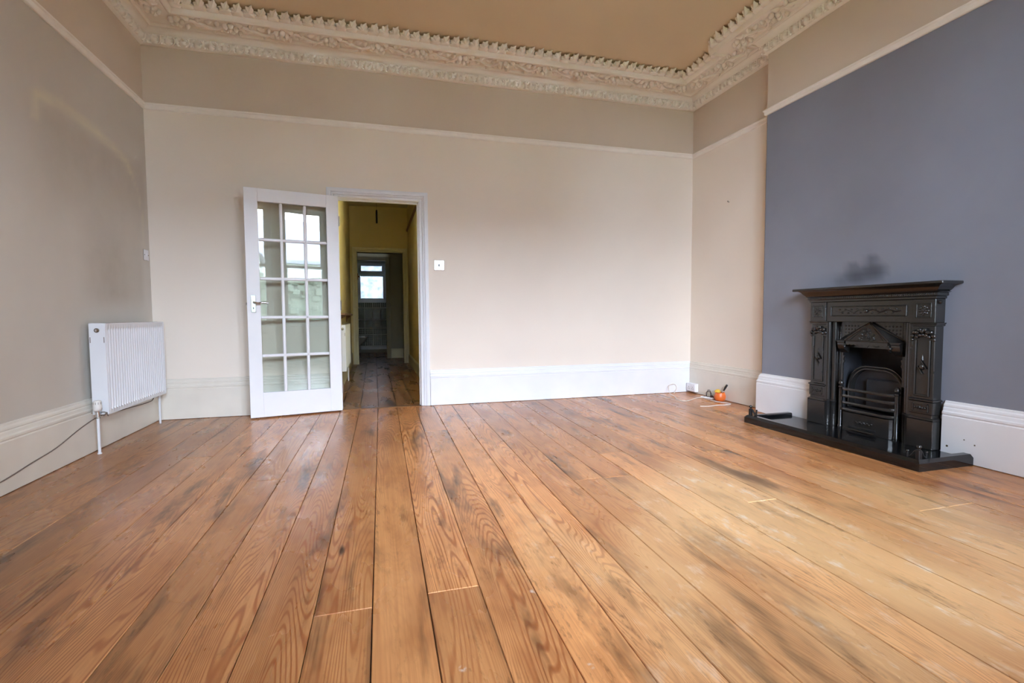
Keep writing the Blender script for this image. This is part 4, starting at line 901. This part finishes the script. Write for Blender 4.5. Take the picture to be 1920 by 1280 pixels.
MB().cbox(0.0, 0.012, -0.03, 0.03, -0.06, 0.06, 0.004).cyl((0.006, 0, 0.0), (0.04, 0, 0.0), 0.014, 10).obj('latch_body', 'shelf_wood', lt)
# tiled bathroom wall
BY = 7.75; bxs = [1.21, 1.40, 1.60, 1.79, 1.98, 2.17, 2.36, 2.55]; BWX0, BWX1, BWZ0, BWZ1 = 1.40, 2.165, 1.235, 2.19
bw = wall('wall_bathroom', [(1.1, BWX0, BY, BY+0.2, -0.1, 2.6), (BWX1, 2.74, BY, BY+0.2, -0.1, 2.6), (BWX0, BWX1, BY, BY+0.2, -0.1, BWZ0), (BWX0, BWX1, BY, BY+0.2, BWZ1, 2.6)], 'grout', 'bathroom end wall of dark grey tiles below the frosted window')
T1 = MB().cbox(-0.088, 0.088, -0.007, 0.0, -0.138, 0.138, 0.002).mesh('tile', 'tile_grey'); T2 = MB().cbox(-0.088, 0.088, -0.007, 0.0, -0.092, 0.092, 0.002).mesh('tile', 'tile_grey')
for a, b in zip(bxs[:-1], bxs[1:]):
    inst('tile', T1, bw, ((a+b)/2, BY, 0.948)); inst('tile', T2, bw, ((a+b)/2, BY, 0.703))
def mosaic(z0, z1, nz, name):
    m = MB()
    for a, b in zip(bxs[:-1], bxs[1:]):
        w = (b-a-0.014)/4; h = (z1-z0)/nz
        for i in range(4):
            for j in range(nz): m.cbox(a+0.007+i*w+0.004, a+0.007+(i+1)*w-0.004, BY-0.006, BY, z0+j*h+0.004, z0+(j+1)*h-0.004, 0.001)
    m.obj(name, 'tile_grey', bw, kind='stuff', label='band of small grey mosaic tiles')
mosaic(1.105, 1.22, 3, 'mosaic_band'); mosaic(0.45, 0.585, 3, 'mosaic_band'); mosaic(0.165, 0.425, 6, 'mosaic_band')
MB().cbox(1.22, 2.62, 7.62, BY-0.008, 0.0, 0.075, 0.004).obj('trim_15', 'lobby_grey', kind='structure', cat='step', label='grey boxed step at the foot of the bathroom tiles')
MB().cbox(1.50, 2.62, 7.63, BY-0.008, 0.076, 0.155, 0.006).obj('trim_16', 'upvc', kind='structure', cat='ledge', label='white ledge along the foot of the bathroom tiles')
bwn = empty('window_4', (0, BY, 0), kind='structure', cat='window', label='white framed frosted bathroom window at the end of the passage')
def wbar(x0, x1, z0, z1, y0=0.02, y1=0.08, nm='frame_bar', mat='upvc', par=None):
    o = MB().cbox(x0, x1, y0, y1, z0, z1, 0.004).obj(nm, mat, par); return o
for q in ((BWX0, BWX0+0.06, BWZ0, BWZ1), (BWX1-0.06, BWX1, BWZ0, BWZ1), (BWX0+0.06, BWX1-0.06, BWZ0, BWZ0+0.05), (BWX0+0.06, BWX1-0.06, BWZ1-0.03, BWZ1), (BWX0+0.06, BWX1-0.06, 1.905, 1.955)): wbar(*q, par=bwn)
for z0, z1, e in ((BWZ0+0.05, 1.905, 0.055), (1.955, BWZ1-0.03, 0.075)):
    x0, x1 = BWX0+0.06, BWX1-0.06
    for q in ((x0, x0+e, z0, z1), (x1-e, x1, z0, z1), (x0+e, x1-e, z0, z0+0.045), (x0+e, x1-e, z1-0.035, z1)): wbar(*q, 0.035, 0.09, 'sash_bar', par=bwn)
    MB().box(x0+e, x1-e, 0.06, 0.065, z0+0.045, z1-0.035).obj('pane', 'frosted_pane', bwn)
MB().cbox(BWX0-0.01, BWX1+0.01, -0.03, 0.03, BWZ0-0.02, BWZ0+0.004, 0.004).obj('sill', 'upvc', bwn)
to = empty('toilet', (1.22, 7.15, 0), cat='toilet', label='white wall-hung toilet pan in front of the bathroom tiles')
m = MB(); ring = []
for (z, l0, l1, w) in ((0.13, 0.0, 0.16, 0.06), (0.20, 0.0, 0.28, 0.11), (0.30, 0.0, 0.40, 0.15), (0.38, 0.0, 0.44, 0.175), (0.40, 0.0, 0.44, 0.18)):
    ring.append([(l0, -w, z), (l0+(l1-l0)*0.55, -w, z), (l1-0.06, -w*0.72, z), (l1, 0, z), (l1-0.06, w*0.72, z), (l0+(l1-l0)*0.55, w, z), (l0, w, z)])
n = 7; m.add([p for g in ring for p in g], [(k*n+i, k*n+(i+1) % n, (k+1)*n+(i+1) % n, (k+1)*n+i) for k in range(4) for i in range(n)] + [tuple(range(n)), tuple(range(4*n, 5*n))]); m.obj('pan', 'ceramic', to, smooth=50)
MB().prism([(0.02, -0.18), (0.26, -0.185), (0.39, -0.13), (0.445, 0), (0.39, 0.13), (0.26, 0.185), (0.02, 0.18)], (0.402, 0.432), lambda a, b, w: (a, b, w)).obj('lid', 'upvc', to)

# ------------------------------------------------------------------ windows behind the camera and the street they look on to
for i, (a, b) in enumerate(WINS):
    wn = empty('window_%d' % (i+1), ((a+b)/2, YR-0.15, WZ0), kind='structure', cat='window', label='tall white sash window, %s of three behind the camera' % ('left', 'middle', 'right')[i])
    hw = (b-a)/2; H = WZ1-WZ0; mid = H*0.50
    for q in ((-hw, -hw+0.06, 0, H), (hw-0.06, hw, 0, H), (-hw+0.06, hw-0.06, H-0.05, H), (-hw+0.06, hw-0.06, 0, 0.05)): wbar(*q, -0.06, 0.06, 'frame_bar', 'gloss_white', wn)
    for z0, z1, y in ((0.05, mid+0.02, 0.01), (mid-0.02, H-0.05, -0.045)):
        x0, x1 = -hw+0.06, hw-0.06
        for q in ((x0, x0+0.045, z0, z1), (x1-0.045, x1, z0, z1), (x0+0.045, x1-0.045, z0, z0+0.05), (x0+0.045, x1-0.045, z1-0.045, z1)): wbar(*q, y, y+0.04, 'sash_bar', 'gloss_white', wn)
        MB().box(x0+0.045, x1-0.045, y+0.018, y+0.022, z0+0.05, z1-0.045).obj('pane', 'window_pane', wn)
    wbar(-hw-0.05, hw+0.05, -0.03, 0.0, 0.06, 0.24, 'sill', 'gloss_white', wn)
MB().box(-40, 45, -60, YR-0.31, -0.9, -0.7).obj('ground_outside', 'grass', kind='structure', cat='ground', label='garden and street outside the front windows')
MB().box(-40, 45, -19, -12, -0.7, -0.69).obj('road', 'asphalt', kind='structure', cat='road', label='grey road in front of the house opposite')
def hedge(x0, x1, y):
    m = MB(); rnd = random.Random(3); n = int((x1-x0)/0.12)
    m.box(x0, x1, y-0.3, y+0.3, -0.7, 1.95)
    for i in range(n*9):
        x = rnd.uniform(x0, x1); z = rnd.uniform(-0.5, 2.15); yy = y+rnd.uniform(0.22, 0.40) if z < 1.95 else y+rnd.uniform(-0.3, 0.3); s = rnd.uniform(0.08, 0.17)
        m.ball((x, yy, z), (s, s, s*0.8), 5, 3)
    m.obj('hedge', 'hedge_leaf', kind='stuff', cat='hedge', label='green front garden hedge reflected in the glazed door', fix=False)
hedge(-6, 12, -10.5)
def house():
    h = empty('house', (5.5, -27.0, -0.7), cat='house', label='white rendered house with slate roof across the street, reflected in the glazed door')
    MB().box(-11, 12, -8, 0, 0, 4.9).obj('wall', 'render_white', h)
    MB().prism([(0.6, 4.75), (0.6, 4.95), (-4, 8.1), (-8.6, 4.95), (-8.6, 4.75)], (-11.3, 12.3), lambda a, b, w: (w, a, b)).obj('roof', 'slate', h)
    g = MB().prism([(-2.2, 0), (2.2, 0), (2.2, 5.0), (0, 7.3), (-2.2, 5.0)], (-3.9, 0.7), lambda a, b, w: (a-1.0, w, b)).obj('gable', 'render_white', h)
    for sg in (-1, 1): MB().prism([(sg*2.55, 4.55), (sg*2.55, 4.8), (0, 7.6), (0, 7.3)], (-4.0, 1.0), lambda a, b, w: (a-1.0, w, b)).obj('gable_roof', 'slate', h)
    for sg in (-1, 1): MB().prism([(sg*2.5, 4.55), (sg*2.5, 4.75), (0, 7.5), (0, 7.28)], (1.0, 1.06), lambda a, b, w: (a-1.0, w, b)).obj('barge_board', 'timber_black', h)
    for x, y in ((-1.0, 0.7), (-6.0, 0.0), (5.5, 0.0), (9.0, 0.0)):
        for z in (0.9, 3.1):
            w = MB().box(x-0.75, x+0.75, y, y+0.05, z, z+1.4).obj('window', 'upvc', h)
            for sx in (-1, 1):
                for (a, b) in ((0.08, 0.66), (0.74, 1.32)): MB().box(min(x+sx*0.04, x+sx*0.68), max(x+sx*0.04, x+sx*0.68), y+0.03, y+0.06, z+a, z+b).obj('pane', 'window_glass_dark', w)
    MB().box(3.0, 4.0, -0.05, 0.05, 0, 2.1).obj('door', 'timber_black', h)
house()
